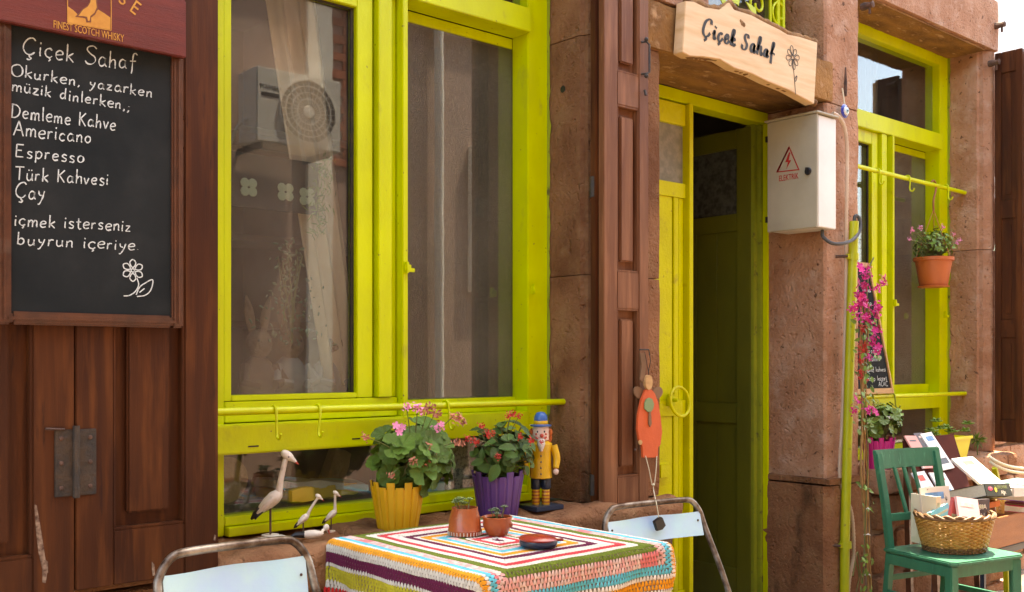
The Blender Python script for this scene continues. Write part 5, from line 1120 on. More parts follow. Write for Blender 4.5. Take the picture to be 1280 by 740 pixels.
bush(mp_, c+V((0, 0, .14)), at(1102, 526, -.32), (.125, .11, .10), 80, LM['brt'], .030, 12)
flower(mp_, 1112, 522, -.4, .01, 'white')
# lemon trough
c = at(1182, 450, -.30); c.z = LZ; lp = thing('trough_planter', c, 'lemon yellow rectangular planter with succulents on the right ledge', 'planter')
q = MB(); hw = .175
top_ = [(-hw, -.085), (hw, -.085), (hw, .085), (-hw, .085)]; bt = [(x*.82, y*.8) for x, y in top_]
vs = [c+V((x, y, 0)) for x, y in bt]+[c+V((x, y, .14)) for x, y in top_]+[c+V((x*.93, y*.88, .14)) for x, y in top_]+[c+V((x*.9, y*.85, .11)) for x, y in top_]
q.add(vs, [(3, 2, 1, 0)]+[(i, (i+1) % 4, 4+(i+1) % 4, 4+i) for i in range(4)]+[(4+i, 4+(i+1) % 4, 8+(i+1) % 4, 8+i) for i in range(4)]+[(8+i, 8+(i+1) % 4, 12+(i+1) % 4, 12+i) for i in range(4)]+[(12, 13, 14, 15)]); obj('planter_box', q, K['potlemon'], lp, bevel=.004)
q = MB(); q.box(c.x-hw*1.03, c.x+hw*1.03, c.y-.092, c.y-.084, c.z+.125, c.z+.143); obj('planter_rim', q, K['potlemon'], lp, bevel=.002)
r_ = random.Random(9)
for (px, py) in ((1163, 540), (1170, 528), (1176, 537), (1183, 536), (1189, 541), (1168, 545), (1209, 531), (1207, 540)):
    p = at(px, py, -.32)
    for ring, (nn, tl, sz) in enumerate(((7, .15, .042), (6, .7, .036), (3, 1.2, .024))):
        for k in range(nn):
            a = 2*pi*k/nn+ring; u = V((cos(a)*cos(tl), sin(a)*cos(tl), sin(tl))); place(LM['thb'], 'leaf', Matrix.Translation(p-c) @ u.to_track_quat('X', 'Z').to_matrix().to_4x4() @ Matrix.Scale(sz*r_.uniform(.8, 1.2), 4), lp)
c = at(1222, 450, -.34); c.z = LZ; sp = thing('cut_flower_bunch', c, 'spiky pale yellow flower beside the lemon planter', 'plant')
p0 = at(1221, 550, -.36)
for k in range(46):
    u = V((r_.gauss(0, 1), r_.gauss(0, 1), r_.gauss(0, 1))).normalized(); place(LM['ndl'], 'petal', Matrix.Translation(p0-c+u*.01) @ u.to_track_quat('X', 'Z').to_matrix().to_4x4() @ Matrix.Scale(.040, 4), sp)
q = MB(); q.tube(smooth_pts([c, c+V((-.01, 0, .08)), p0], 3), .004, 5); obj('stem', q, K['stem'], sp)
# hanging pot
hx_ = xs(1166, -.12); yh = -.125; zp = at(1166, 322, yh).z; s_ = 6.7/1280
hp_ = thing('hanging_pot', (hx_, yh, zp-.19), 'orange hanging pot of bushy green leaves on the upper rod of the right window', 'hanging plant')
cx = V((hx_, yh-.0, 0)); zb_ = at(1166, 358, yh).z
K['potrim'] = K['terrapot']
q = MB(); q.lathe([(.082, zb_), (.088, zb_+.006), (.103, zb_+.10), (.115, zp-.025), (.126, zp-.022), (.127, zp), (.118, zp), (.112, zp-.03)], cx, 32); obj('pot_bowl', q, K['terrapot'], hp_, smooth=True)
q = MB(); q.lathe([(.095, zb_-.006), (.100, zb_+.002), (.09, zb_+.004)], cx, 28); obj('drip_tray', q, K['terrapot'], hp_, smooth=True)
q = MB(); q.lathe([(.002, zp-.02), (.113, zp-.02)], cx, 20); obj('soil', q, K['soil'], hp_)
q = MB(); zk = at(1166, 262, yh).z
for a in (.4, 2.5, 4.6): q.tube([cx+V((.12*cos(a), .12*sin(a), zp-.01)), cx+V((0, 0, zk))], .0022, 5)
obj('hanger_wire', q, K['terrapot'], hp_)
q = MB(); zr_ = 2.50; P_ = [V((hx_+.0, yh, zk-.005)), V((hx_, yh, zk+.06)), V((hx_+.03, yh, zr_-.035)), V((hx_+.038, yh+.005, zr_+.01)), V((hx_+.01, yh+.006, zr_+.028)), V((hx_-.022, yh+.006, zr_+.012))]; q.tube(smooth_pts(P_, 5), .0065, 8); obj('pot_hook', q, K['crate'], hp_, smooth=True)
bush(hp_, cx+V((0, 0, zp-.02)), cx+V((0, -.01, zp+.085)), (.165, .13, .115), 280, LM['ovb'], .019, 21, stemr=.0018, lean=V((0, -.1, .4)))
for px, py in ((1191, 292), (1199, 300), (1140, 287), (1136, 299), (1196, 303), (1150, 285), (1178, 283)): flower(hp_, px, py, -.2, .016, 'pinkc', px, src=cx+V((0, 0, zp+.05)))
# ---------------------------------------------------------------- green wooden chair with the basket
z0 = 4.62; d0 = ray(1113, 450); BL = V((d0.x*z0, -D+d0.y*z0, 0)); al = R(-14); gl = -.03
gc = thing('wooden_chair', (BL.x+.2, BL.y-.2, gl), 'green painted wooden chair carrying a basket of books', 'chair')
lx = V((cos(al), sin(al), 0)); ly = V((sin(al), -cos(al), 0))       # across, and out to the front
W_, zs_, zt_ = .375, .485, .925
def CP(x, y, z): return BL+lx*x+ly*y+V((0, 0, z))
for i, x in enumerate((0, W_)):
    q = MB()
    for a, b2 in (((x, -.075, zt_-.005), (x, -.03, .70)), ((x, -.03, .70), (x, .0, zs_)), ((x, 0, zs_), (x, -.05, gl))):
        A = CP(*a); B2 = CP(*b2); q.obox(A, B2+(B2-A).normalized()*.004, .026+.002*i, .036, lx)
    obj('back_post', q, K['greenw'], gc, bevel=.003)
q = MB(); n = 8
for i in range(n+1):
    x = -.022+(W_+.044)*i/n; bw_ = -.02*(1-(2*i/n-1)**2)
    for (y, z) in ((-.088+bw_, zt_+.012), (-.066+bw_, zt_+.012), (-.052+bw_, zt_-.075), (-.074+bw_, zt_-.075)): q.v.append(CP(x, y, z))
q.f = [(4*i+j, 4*i+(j+1) % 4, 4*i+4+(j+1) % 4, 4*i+4+j) for i in range(n) for j in range(4)]+[(3, 2, 1, 0), tuple(4*n+j for j in range(4))]; q.c = [None]*len(q.f); obj('top_rail', q, K['greenw'], gc, bevel=.004)
q = MB(); q.obox(CP(.01, -.022, .635), CP(W_-.01, -.022, .635), .02, .034); obj('lower_rail', q, K['greenw'], gc, bevel=.003)
for k, x in enumerate((.115, .175, .235)):
    q = MB(); q.obox(CP(x-.015, -.068, zt_-.07), CP(x+.015, -.024, .65), .011, .020, lx); obj('spindle', q, K['greenw'], gc, bevel=.002)
q = MB(); sp_ = [CP(-.025, -.02, zs_), CP(W_+.025, -.02, zs_), CP(W_+.035, .355, zs_), CP(W_+.01, .38, zs_), CP(-.02, .38, zs_), CP(-.045, .355, zs_)]; q.prism(sp_, (0, 0, .018)); obj('seat', q, K['greenw'], gc, bevel=.005)
for x in (-.02, W_+.005):
    q = MB(); q.obox(CP(x, .345, zs_-.002), CP(x*1.02, .35, gl), .042, .040); obj('front_leg', q, K['greenw'], gc, bevel=.004)
q = MB()
q.obox(CP(-.0, .345, zs_-.028), CP(W_, .345, zs_-.028), .018, .05); q.obox(CP(-.02, .0, zs_-.026), CP(-.03, .345, zs_-.026), .018, .046); q.obox(CP(W_+.01, .0, zs_-.026), CP(W_+.02, .345, zs_-.026), .018, .046); obj('seat_apron', q, K['greenw'], gc, bevel=.002)
for a, b2 in (((0, -.01, .30), (-.02, .345, .30)), ((W_, -.01, .30), (W_+.02, .345, .30)), ((-.01, .17, .24), (W_+.01, .17, .24)), ((0, -.03, .36), (W_, -.03, .36)), ((0, -.03, .22), (W_, -.03, .22)), ((0, -.01, .19), (-.02, .345, .19)), ((W_, -.01, .19), (W_+.02, .345, .19))):
    q = MB(); q.obox(CP(*a), CP(*b2), .016, .024); obj('stretcher', q, K['greenw'], gc, bevel=.002)
bk_c = CP(W_*.56, .17, zs_+.020)
bk = thing('wicker_basket', bk_c, 'oval wicker basket on the seat of the green chair', 'basket')
ax_, ay_ = .170, .145; Hb = .155
def brim(a, t, dr=0):
    f = .80+.24*t; x = (ax_*f+dr)*cos(a); y = (ay_*f+dr)*sin(a); return bk_c+lx*x+ly*y+V((0, 0, Hb*t))
NR = 19
for r__ in range(NR):
    q = MB(); n = 88; t = (r__+.5)/NR
    q.tube([brim(2*pi*i/n, t, (.0042 if (i//2+r__) % 2 else -.0042))+V((0, 0, .0018*noise.noise(V((i*.35, r__, 0))))) for i in range(n+1)], .0050, 6, cap=False)
    obj('woven_row', q, K['wickerd' if r__ < 3 or r__ == NR-1 else 'wicker'], bk, smooth=True)
q = MB()
for k in range(44): q.tube([brim(2*pi*k/44, .0), brim(2*pi*k/44, 1.02)], .003, 5)
obj('stakes', q, K['wicker'], bk); 
q = MB(); n = 120
for ph in (0, pi): q.tube([brim(2*pi*i/n, 1.03)+V((cos(2*pi*i/n), sin(2*pi*i/n), 0))*.007*cos(i*.55+ph)+V((0, 0, .007*sin(i*.55+ph))) for i in range(n+1)], .0072, 6, cap=False)
obj('plaited_rim', q, K['wickerd'], bk, smooth=True)
q = MB(); q.prism([brim(2*pi*i/30, .04, -.006) for i in range(30)], (0, 0, .006)); obj('basket_bottom', q, K['wickerd'], bk)
# ---------------------------------------------------------------- books
BC = {}
def cover(name, c1, c2=None, sc=8, **k):
    if name not in BC: BC[name] = mat('printed_cover_'+name, c1, c2, sc, .65, spec=.25, mixw=(.55, .60), **k)
    return BC[name]
def book(center, w_, h_, th, ex, ey, cm_, label, grp, title=None, tcol=None):
    ex = V(ex).normalized(); ey = (V(ey)-ex*V(ey).dot(ex)).normalized(); ez = ex.cross(ey); C_ = V(center)
    M = Matrix(((ex.x, ey.x, ez.x, C_.x), (ex.y, ey.y, ez.y, C_.y), (ex.z, ey.z, ez.z, C_.z), (0, 0, 0, 1)))
    t = thing('book', C_, label, 'book', grp); q = MB(); c2 = min(.003, th*.2)
    q.box(-w_/2, w_/2, -h_/2, h_/2, -th/2, -th/2+c2, M); q.box(-w_/2, w_/2, -h_/2, h_/2, th/2-c2, th/2, M); q.box(-w_/2, -w_/2+c2, -h_/2, h_/2, -th/2+c2, th/2-c2, M); obj('cover', q, cm_, t)
    q = MB(); q.box(-w_/2+c2, w_/2-.004, -h_/2+.003, h_/2-.003, -th/2+c2, th/2-c2, M); obj('pages', q, K['paper'], t)
    r__ = random.Random(label); inks = [(.45, .08, .06), (.10, .22, .38), (.62, .42, .10), (.08, .09, .10), (.35, .42, .30), (.6, .45, .4)]
    for k in range(3):
        c__ = r__.choice(inks); nm = 'ink_%d' % inks.index(c__)
        if nm not in BC: BC[nm] = mat('printed_ink_'+str(inks.index(c__)), c__, tuple(min(.8, x*1.7) for x in c__), 26, .6, spec=.25)
        a__, b__ = r__.uniform(.15, .36)*w_, r__.uniform(.04, .16)*h_; cx__, cy__ = r__.uniform(-.1, .1)*w_, (-.28, .05, .34)[k]*h_
        q = MB(); q.box(cx__-a__, cx__+a__, cy__-b__/2, cy__+b__/2, th/2+.0003, th/2+.0007, M); q.box(cx__-a__, cx__+a__, cy__-b__/2, cy__+b__/2, -th/2-.0007, -th/2-.0003, M); obj('cover_print', q, BC[nm], t)
    if title: text_mesh('cover_title', title, title_sz(w_), M @ Matrix.Translation((0, h_*.2, th/2+.0006)), tcol, t, .0003)
    return t, M
def title_sz(w_): return w_*.17
Z = V((0, 0, 1)); grp = 'books and magazines in the wicker basket'
pink = cover('pale_pink', (.72, .50, .52), (.76, .66, .62), 9); mono = cover('greyscale_photo', (.62, .58, .5), (.05, .05, .05), 14); aqua = cover('aqua', (.16, .52, .62), (.42, .70, .66), 6); rose = cover('rose', (.55, .13, .14), (.42, .10, .10), 20); greyc = cover('grey_photo', (.12, .11, .12), (.25, .2, .18), 10); creamc = cover('cream', (.70, .66, .5), (.62, .6, .42), 12)
vC = -V((FX, FY, 0))                          # towards the viewer side of the street
sR = V((FY, -FX, 0))
b0 = bk_c+Z*.03
book(b0+sR*-.05+vC*-.07+Z*.115, .19, .25, .006, lx, Z*1+ly*-.12, mono, 'magazine with a black and white picture cover at the back of the basket', grp)
book(b0+sR*-.115+vC*-.03+Z*.10, .03, .22, .14, lx, Z+lx*-.08, creamc, 'cream coloured thick book at the left side of the basket', grp)
book(b0+sR*-.06+vC*.035+Z*.09, .115, .15, .022, lx*1+Z*.32, Z-lx*.32+ly*-.25, aqua, 'small aqua blue booklet tilted at the front of the basket', grp)
book(b0+sR*-.005+vC*.03+Z*.105, .10, .19, .014, lx+Z*-.25, Z+lx*.25, rose, 'rose red booklet behind the pale pink book', grp)
book(b0+sR*.045+vC*.05+Z*.105, .14, .205, .012, lx*1+Z*-.16, Z+lx*.16*-1+ly*-.3, pink, 'pale pink book with a small drawing, front right of the basket', grp)
t_, M_ = book(b0+sR*.105+vC*-.02+Z*.09, .15, .20, .012, lx+vC*.1, Z, greyc, 'dark magazine reading IA AL at the right side of the basket', grp)
for tx, dy in (('SIA', .055), ('AL', .015)): text_mesh('cover_title', tx, .034, M_ @ Matrix.Translation((.035, dy, .0066)), K['white'], t_, .0003)
# display board leaning on the ledge with magazines
db = thing('display_board', at(1180, 640, -.75), 'sloping dark red board holding magazines beside the green chair', 'board')
E0 = at(1133, 545, -.46); E1 = at(1192, 570, -.46); E1.z = E0.z = .905
F0 = at(1168, 668, -.80); F0.z = .40; F1 = V((E1.x+(F0.x-E0.x), F0.y, F0.z))
dn_ = (F0-E0); ac_ = (E1-E0); nb = ac_.cross(dn_).normalized(); nb = nb if nb.z > 0 else -nb
q = MB(); q.prism([E0, E1, F1, F0], -nb*.018); K['oxboard'] = mat('matte_dark_red_board', (.09, .02, .012), (.06, .014, .01), 6, .85, spec=.1); obj('board_panel', q, K['oxboard'], db, bevel=.002)
for s_ in (.08, .92):
    q = MB(); p = F0.lerp(F1, s_); q.obox(p-nb*.03, V((p.x, p.y, gz(p.x))), .03, .03); obj('leg', q, K['frame_wood'], db)
    q = MB(); p = E0.lerp(E1, s_); q.obox(p-nb*.03, V((p.x, p.y, gz(p.x))), .03, .03); obj('leg', q, K['frame_wood'], db)
dnn = dn_.normalized(); acn = ac_.normalized(); LB = dn_.length; WB = ac_.length; g2 = 'magazines laid on the sloping board'
whitec = cover('white', (.80, .79, .76), (.74, .74, .73), 3); bluew = cover('white_blue', (.80, .80, .79), (.76, .72, .70), 9); salm = cover('salmon', (.70, .34, .30), (.76, .62, .58), 7); lilac = cover('lilac', (.74, .72, .76), (.66, .5, .5), 6)
for (a, b_, w_, h_, cm_, lb, rz) in ((.13, .16, .15, .21, salm, 'salmon pink magazine at the upper left corner of the sloping board', .06), (.50, .17, .17, .24, bluew, 'white magazine with a blue mark at the top middle of the sloping board', -.05),
    (.12, .55, .17, .24, lilac, 'pale lilac magazine at the left side of the sloping board', .0), (.47, .58, .20, .24, whitec, 'plain white magazine in the centre of the sloping board', .1), (.80, .80, .15, .20, whitec, 'white magazine at the lower right of the sloping board', -.12), (.35, .86, .2, .2, whitec, 'white leaflet at the foot of the sloping board', .0)):
    p = E0+ac_*a+dn_*b_+nb*(.008+.006*(a*7 % 3)); ex = acn*cos(rz)+dnn*sin(rz); book(p, w_*.82, h_, .008, ex, -dnn*cos(rz)+acn*sin(rz), cm_, lb, g2)
p = at(1153, 553, -.5)+V((.0, 0, .0))
t_, M_ = book(E0+ac_*.31+dn_*.1+nb*.006, .10, .17, .006, acn, -dnn, greyc, 'narrow grey booklet between the pink and white magazines', g2)
bookS = book(at(1226, 594, -.92), .20, .27, .014, V((1, -.1, .0)), V((.1, .75, .55)), whitec, 'large white album leaning open right of the sloping board', g2)
# drawer of books on a small stand at the right edge
cr = at(1262, 450, -.86); X0, X1_, Ya, Yb = xs(1228, -.98), xs(1228, -.98)+.62, -1.0, -.68; zc0 = at(1240, 687, -.98).z; zc1 = zc0+.165
ct = thing('book_crate', (cr.x, -.75, zc0), 'orange brown wooden drawer full of books at the right edge', 'crate')
for nm, bx in (('drawer_front', (X0, X1_, Ya, Ya+.014, zc0+.004, zc1)), ('drawer_back', (X0, X1_, Yb-.014, Yb, zc0+.004, zc1)), ('drawer_side', (X0, X0+.014, Ya+.015, Yb-.015, zc0+.004, zc1)), ('drawer_side', (X1_-.014, X1_, Ya+.015, Yb-.015, zc0+.004, zc1)), ('drawer_bottom', (X0-.004, X1_+.004, Ya-.004, Yb+.004, zc0-.010, zc0+.003))):
    q = MB(); q.box(*bx); obj(nm, q, K['black' if nm == 'drawer_bottom' else 'crate'], ct, bevel=.002)
sdn = thing('stand', (cr.x, -.75, gz(cr.x)), 'dark narrow stand under the drawer of books', 'stand')
for x in (X0+.03, X1_-.03):
    for y in (Ya+.03, Yb-.03): q = MB(); q.box(x-.011, x+.011, y-.011, y+.011, gz(x), zc0-.035); obj('leg', q, K['ndark'], sdn)
q = MB(); q.box(X0+.005, X1_-.005, Ya+.005, Yb-.005, zc0-.035, zc0-.0105); obj('stand_top', q, K['ndark'], sdn)
violet = cover('violet', (.25, .10, .42), (.32, .14, .5), 5); blk = cover('black', (.02, .022, .015), (.03, .03, .02), 5); orangec = cover('orange', (.6, .16, .03), (.5, .12, .02), 5); pinkh = cover('hot_pink', (.55, .05, .10), (.6, .3, .3), 8); tealc = cover('teal', (.10, .19, .18), (.12, .22, .2), 8)
g3 = 'books stacked in and over the drawer'
bC = at(1224, 617, -1.02)
t_, M_ = book(bC, .20, .275, .062, V((0, 1, -.30)), V((1, -.22, -.02)), blk, 'thick black paperback with yellow spot lying across the drawer edge', g3)
ex_, ey_, ez_ = (M_.to_3x3() @ V((1, 0, 0))), (M_.to_3x3() @ V((0, 1, 0))), (M_.to_3x3() @ V((0, 0, 1)))
if ez_.z < 0: ez_ = -ez_
sp_o = M_ @ V((-.1002, 0, 0)); nn_ = ey_.cross(ez_); Ms = Matrix(((ey_.x, ez_.x, nn_.x, sp_o.x), (ey_.y, ez_.y, nn_.y, sp_o.y), (ey_.z, ez_.z, nn_.z, sp_o.z), (0, 0, 0, 1)))
K['oliveprint'] = mat('dull_olive_print', (.16, .18, .06), rough=.5); K['yelprint'] = mat('yellow_print', (.62, .45, .03), rough=.5)
text_mesh('spine_title', 'DUBROVNIK', .024, Ms @ Matrix.Translation((.03, .005, .0006)), K['oliveprint'], t_, .0003); text_mesh('spine_title', 'Ağrı', .026, Ms @ Matrix.Translation((.045, -.022, .0006)), K['paper'], t_, .0003)
q = MB(); q.lathe([(.0125, 0), (.0125, .0008)], Ms @ V((-.03, .0, .0)), 16, Ms.to_3x3()); obj('spine_spot', q, K['yelprint'], t_)
q = MB(); q.lathe([(.013, 0), (.013, .0008)], Ms @ V((-.085, .006, .0)), 9, Ms.to_3x3() @ Matrix.Diagonal((1.9, .8, 1))); obj('spine_picture', q, pinkh, t_)
book(bC+V((-.03, .03, -.05)), .19, .24, .028, V((0, 1, 0)), V((1, -.1, 0)), orangec, 'orange spined book under the thick black paperback', g3)
book(at(1268, 612, -.94), .20, .30, .05, V((.2, 1, 0)), V((1, -.2, -.05)), whitec, 'pale book lying on the drawer beside the black paperback', g3)
book(at(1278, 618, -.94), .18, .26, .045, V((0, 1, 0)), V((1, -.1, 0)), violet, 'violet book on top of the drawer at the frame edge', g3)
book(at(1280, 605, -.94), .2, .3, .03, V((0, 1, 0)), V((1, -.1, 0)), tealc, 'dark teal book at the top of the drawer stack', g3)
book(at(1276, 633, -.94), .18, .26, .035, V((0, 1, 0)), V((1, -.05, 0)), pinkh, 'pink and red book under the violet book', g3)
q = MB()
cg_ = at(1250, 632, -.94)
for k in range(14): a = k*.45; q.tube([cg_+V((.02*cos(a+i*.2)*(.6+i*.1), .02*sin(a+i*.2), -.04+i*.014)) for i in range(6)], .003, 4)
o = obj('straw_bundle', q, K['wicker'], smooth=True, loc=cg_); setp(o, 'small golden straw bundle between books at the drawer front', 'straw')
# farther chair with pale curved back
fc = thing('bentwood_chair', at(1262, 700, -.62), 'pale chair with curved white back rail and lime post at the right edge', 'chair')
fx = at(1262, 450, -.50); K['palewood'] = mat('pale_painted_wood', (.72, .70, .52), (.66, .66, .42), 12, .4)
for dz in (0, -.028):
    q = MB(); P_ = [at(a, b, -.52-.08*t) for a, b, t in ((1237, 571, 0), (1246, 577, .5), (1262, 583, .9), (1284, 586, 1), (1310, 586, 1), (1340, 580, .6))]; q.tube(smooth_pts([p+V((0, 0, dz)) for p in P_], 5), .010, 8); obj('curved_back_rail', q, K['palewood'], fc, smooth=True)
for a, b in (((1243, 585), (1256, 640)), ((1334, 584), (1322, 650))):
    q = MB(); A = at(*a, -.53); B2 = at(*b, -.50); q.obox(A, B2, .03, .03); B3 = V((B2.x+.03, B2.y, gz(B2.x))); q.obox(B2, B3, .03, .03); obj('back_post', q, K['pipe'], fc, bevel=.003)
q = MB(); A = at(1250, 655, -.55); q.box(A.x, A.x+.42, -.95+.35, -.5, .32, .345); obj('seat', q, K['palewood'], fc, bevel=.004)
# ---------------------------------------------------------------- things seen dimly inside the window
q = MB(); n = 60; 
def drape(name, top, bot, depth, amp, n, m, label, pinch=None):
    mb = MB(); rows_ = 24
    for r in range(rows_+1):
        t = r/rows_
        for i in range(n+1):
            s = i/n; xa = top[0]+(bot[0]-top[0])*t; xb = top[1]+(bot[1]-top[1])*t
            if pinch:
                k = math.exp(-((t-pinch[0])/.22)**2); mid = pinch[1]; xa = xa*(1-k*.7)+mid*k*.7; xb = xb*(1-k*.7)+(mid+.05)*k*.7
            mb.v.append(V((xa+(xb-xa)*s, depth+amp*sin(s*n*.9+t*1.5), top[2]+(bot[2]-top[2])*t)))
    mb.f = [(r*(n+1)+i, r*(n+1)+i+1, (r+1)*(n+1)+i+1, (r+1)*(n+1)+i) for r in range(rows_) for i in range(n)]; mb.c = [None]*len(mb.f)
    o = obj(name, mb, K[m], smooth=True); setp(o, label, 'curtain'); md = o.modifiers.new('s', 'SOLIDIFY'); md.thickness = .002; return o
drape('curtain', (1.75, 2.0, 3.40), (2.13, 2.30, 1.25), .20, .016, 22, 'curtain', 'cream curtain gathered diagonally behind the left window pane')
drape('curtain', (2.36, 2.62, 3.40), (2.36, 2.40, 1.95), .22, .014, 20, 'curtain', 'pale curtain corner behind the insect screen')
q = MB(); q.box(1.5, 3.1, .135, .50, 1.135, 1.165); o = obj('display_shelf', q, K['floor_in'], bevel=.003, loc=(2.3, .3, 1.15)); setp(o, 'dark shelf inside the window carrying plush rabbits', 'shelf')
q = MB(); q.box(1.5, 3.1, 1.0, 1.3, 1.9, 1.93); q.box(1.5, 3.1, 1.0, 1.3, 2.4, 2.43); q.box(1.5, 1.53, 1.0, 1.3, .2, 2.6); q.box(3.05, 3.08, 1.0, 1.3, .2, 2.6); q.box(1.53,3.05,1.0,1.3,1.5,1.53); o = obj('bookcase', q, K['floor_in'], bevel=.003, loc=(2.3, 1.1, .2)); setp(o, 'dim bookcase standing deep inside the room', 'bookcase')
K['bunny'] = mat('beige_plush', (.24, .16, .10), (.16, .10, .06), 30, .95, .8, 150, rv=.2); K['bluecl'] = mat('pale_cloth', (.26, .26, .25), (.12, .13, .14), 8, .9); K['browncl'] = mat('brown_cloth', (.05, .025, .015), (.10, .05, .03), 8, .9)
for i, (px, lab, cl) in enumerate(((322, 'plush rabbit in brown coat at the left of the window shelf', 'browncl'), (362, 'plush rabbit with long ears in the middle of the window shelf', 'bluecl'), (412, 'pale dressed plush rabbit at the right of the window shelf', 'bluecl'))):
    c = at(px, 450, .26); c.z = 1.166; t = thing('plush_rabbit', c, lab, 'soft toy', 'plush rabbits inside the window')
    q = MB(); q.ball(c+V((0, 0, .10)), (.075, .065, .105), 14); obj('body', q, K[cl], t, smooth=True)
    q = MB(); q.ball(c+V((0, -.01, .245)), (.052, .048, .058), 14); q.ball(c+V((0, -.05, .235)), (.022, .02, .018), 8); obj('head', q, K['bunny'], t, smooth=True)
    for s_ in (-1, 1):
        q = MB(); q.tube(smooth_pts([c+V((s_*.022, 0, .285)), c+V((s_*.034, .0, .36)), c+V((s_*.05, -.005, .43))], 4), [.012, .016, .018, .02, .02, .018, .014, .01, .004], 8, sx=.5); obj('ear', q, K['bunny'], t, smooth=True)
        q = MB(); q.tube([c+V((s_*.06, -.02, .16)), c+V((s_*.085, -.06, .10)), c+V((s_*.03, -.085, .09))], [.022, .02, .018], 8); obj('arm', q, K[cl], t, smooth=True)
        q = MB(); q.ball(c+V((s_*.045, -.075, .03)), (.03, .055, .028), 10); obj('foot', q, K['bunny'], t, smooth=True)
        q = MB(); q.ball(c+V((s_*.022, -.053, .258)), .005, 6); obj('eye', q, K['black'], t)
# dark cloth-covered box with white cross stitched flowers hanging high in the window
c0, c1 = at(281, 232, .17), at(398, 262, .17); fl_t = thing('flower_panel', c0, 'dark panel with pale four petal flowers behind the left pane', 'panel')
q = MB(); q.box(1.64, c1.x, .17, .19, c1.z-.02, at(300, 190, .17).z); obj('panel_board', q, K['slate'], fl_t)
K['palegreen'] = mat('pale_sage_print', (.30, .36, .24), rough=.7)
for px, py in ((311, 234), (357, 240), (338, 300*0+236), (384, 246)):
    if px in (338,): continue
    c = at(px, py, .166); q = MB()
    for a in (0, pi/2, pi, 3*pi/2):
        p = c+V((.022*cos(a+.8), 0, .022*sin(a+.8))); q.lathe([(.004, 0), (.019, .0), (.017, .002), (.003, .003)], p, 10, Matrix.Rotation(pi/2, 3, 'X'))
    obj('petal_print', q, K['palegreen'], fl_t)
wr = thing('dried_garland', at(405, 200, .14), 'dried green garland hanging behind the left pane', 'garland'); r_ = random.Random(5); off = wloc(wr)
for k in range(150):
    py = r_.uniform(195, 300); px = 408-(py-195)*.12+r_.gauss(0, 8)*(1-abs(py-235)/110); place(LM['ndl'], 'leaf', orient(at(px, py, .14+r_.uniform(-.02, .02)), (r_.uniform(-1, 1), -1, -.3), r_.uniform(.012, .024), r_.uniform(0, 6), off), wr)
wt = thing('dried_bouquet', at(365, 400, .16), 'loose bunch of dry grey green twigs in front of the plush rabbits', 'plant'); off = wloc(wt)
for k in range(190):
    py = r_.uniform(300, 430); px = 362+r_.gauss(0, 1)*(6+(py-300)*.14); place(LM['sucg'], 'leaf', orient(at(px, py, .16+r_.uniform(-.02, .05)), (r_.uniform(-1, 1), -1, r_.uniform(-1, 1)), r_.uniform(.012, .022), r_.uniform(0, 6), off), wt)
q = MB()
for k in range(9): q.tube(smooth_pts([at(365, 430, .17), at(362+r_.uniform(-10, 10), 390, .17), at(362+r_.uniform(-18, 18), 320, .17)], 4), .002, 4)
obj('twigs', q, K['stem'], wt)
# parcels on the low sill
q = MB(); q.box(1.2, 3.1, .135, .6, .74, .752); o = obj('low_sill', q, K['floor_in'], loc=(2, .3, .745)); setp(o, 'low dark sill inside the lower window light', 'sill')
K['kraft'] = mat('crumpled_kraft_paper', (.55, .40, .24), (.4, .28, .16), 9, .8, .8, 14, bdist=.02); K['teal'] = mat('pale_teal_foil', (.36, .66, .70), (.42, .7, .72), 12, .3, .6, 20)
K['greyp'] = mat('grey_plastic_wrap', (.5, .49, .46), (.66, .64, .6), 9, .35, .8, 16, bdist=.01); K['yelp'] = mat('yellow_parcel', (.70, .50, .06), (.6, .4, .05), 7, .6)
def parcel(px, py, w_, d_, h_, m, lab, rz, y=.24, dz=0):
    y -= .05
    c = at(px, py, y); M = Matrix.Translation(c) @ Matrix.Rotation(rz, 4, 'Z') @ Matrix.Rotation(dz, 4, 'Y'); o = obj('parcel', rough_box(-w_/2, w_/2, -d_/2, d_/2, -h_/2, h_/2, .03, .014, .012, 9, w_*9, M), K[m], smooth=True, loc=c); setp(o, lab, 'parcel')
parcel(384, 612, .34, .22, .05, 'yelp', 'yellow parcel lying on the low sill behind the small storks', .2, .22)
parcel(372, 604, .30, .2, .03, 'greyp', 'grey wrapped packet on top of the yellow parcel', .1, .21, .1)
parcel(420, 607, .22, .16, .03, 'teal', 'pale teal foil packet on top of the yellow parcel', -.2, .20, .05)
parcel(418, 590, .10, .05, .20, 'kraft', 'crumpled kraft paper bag leaning behind the packets', .2, .36, .4)
parcel(540, 608, .2, .14, .06, 'teal', 'teal packet behind the yellow pot', .2, .24)
q = MB(); c = at(283, 600, .14); q.lathe([(.055, 0), (.06, .01), (.04, .012)], c, 24, Matrix.Rotation(pi/2, 3, 'X')); q.lathe([(.085, -.004), (.085, .0)], c, 24, Matrix.Rotation(pi/2, 3, 'X')); o = obj('wooden_plate', q, K['kraft'], smooth=True, loc=c); setp(o, 'wooden plate propped in the left corner of the lower window light', 'plate')
q = MB(); c = at(574, 585, .12); q.box(c.x-.07, c.x+.06, .12, .135, .76, c.z+.13); o = obj('framed_newspaper', q, mat('newsprint', (.42, .38, .33), (.16, .15, .14), 60, .8, mixw=(.5, .56)), loc=c); setp(o, 'framed newspaper page standing between the two big pots', 'picture')
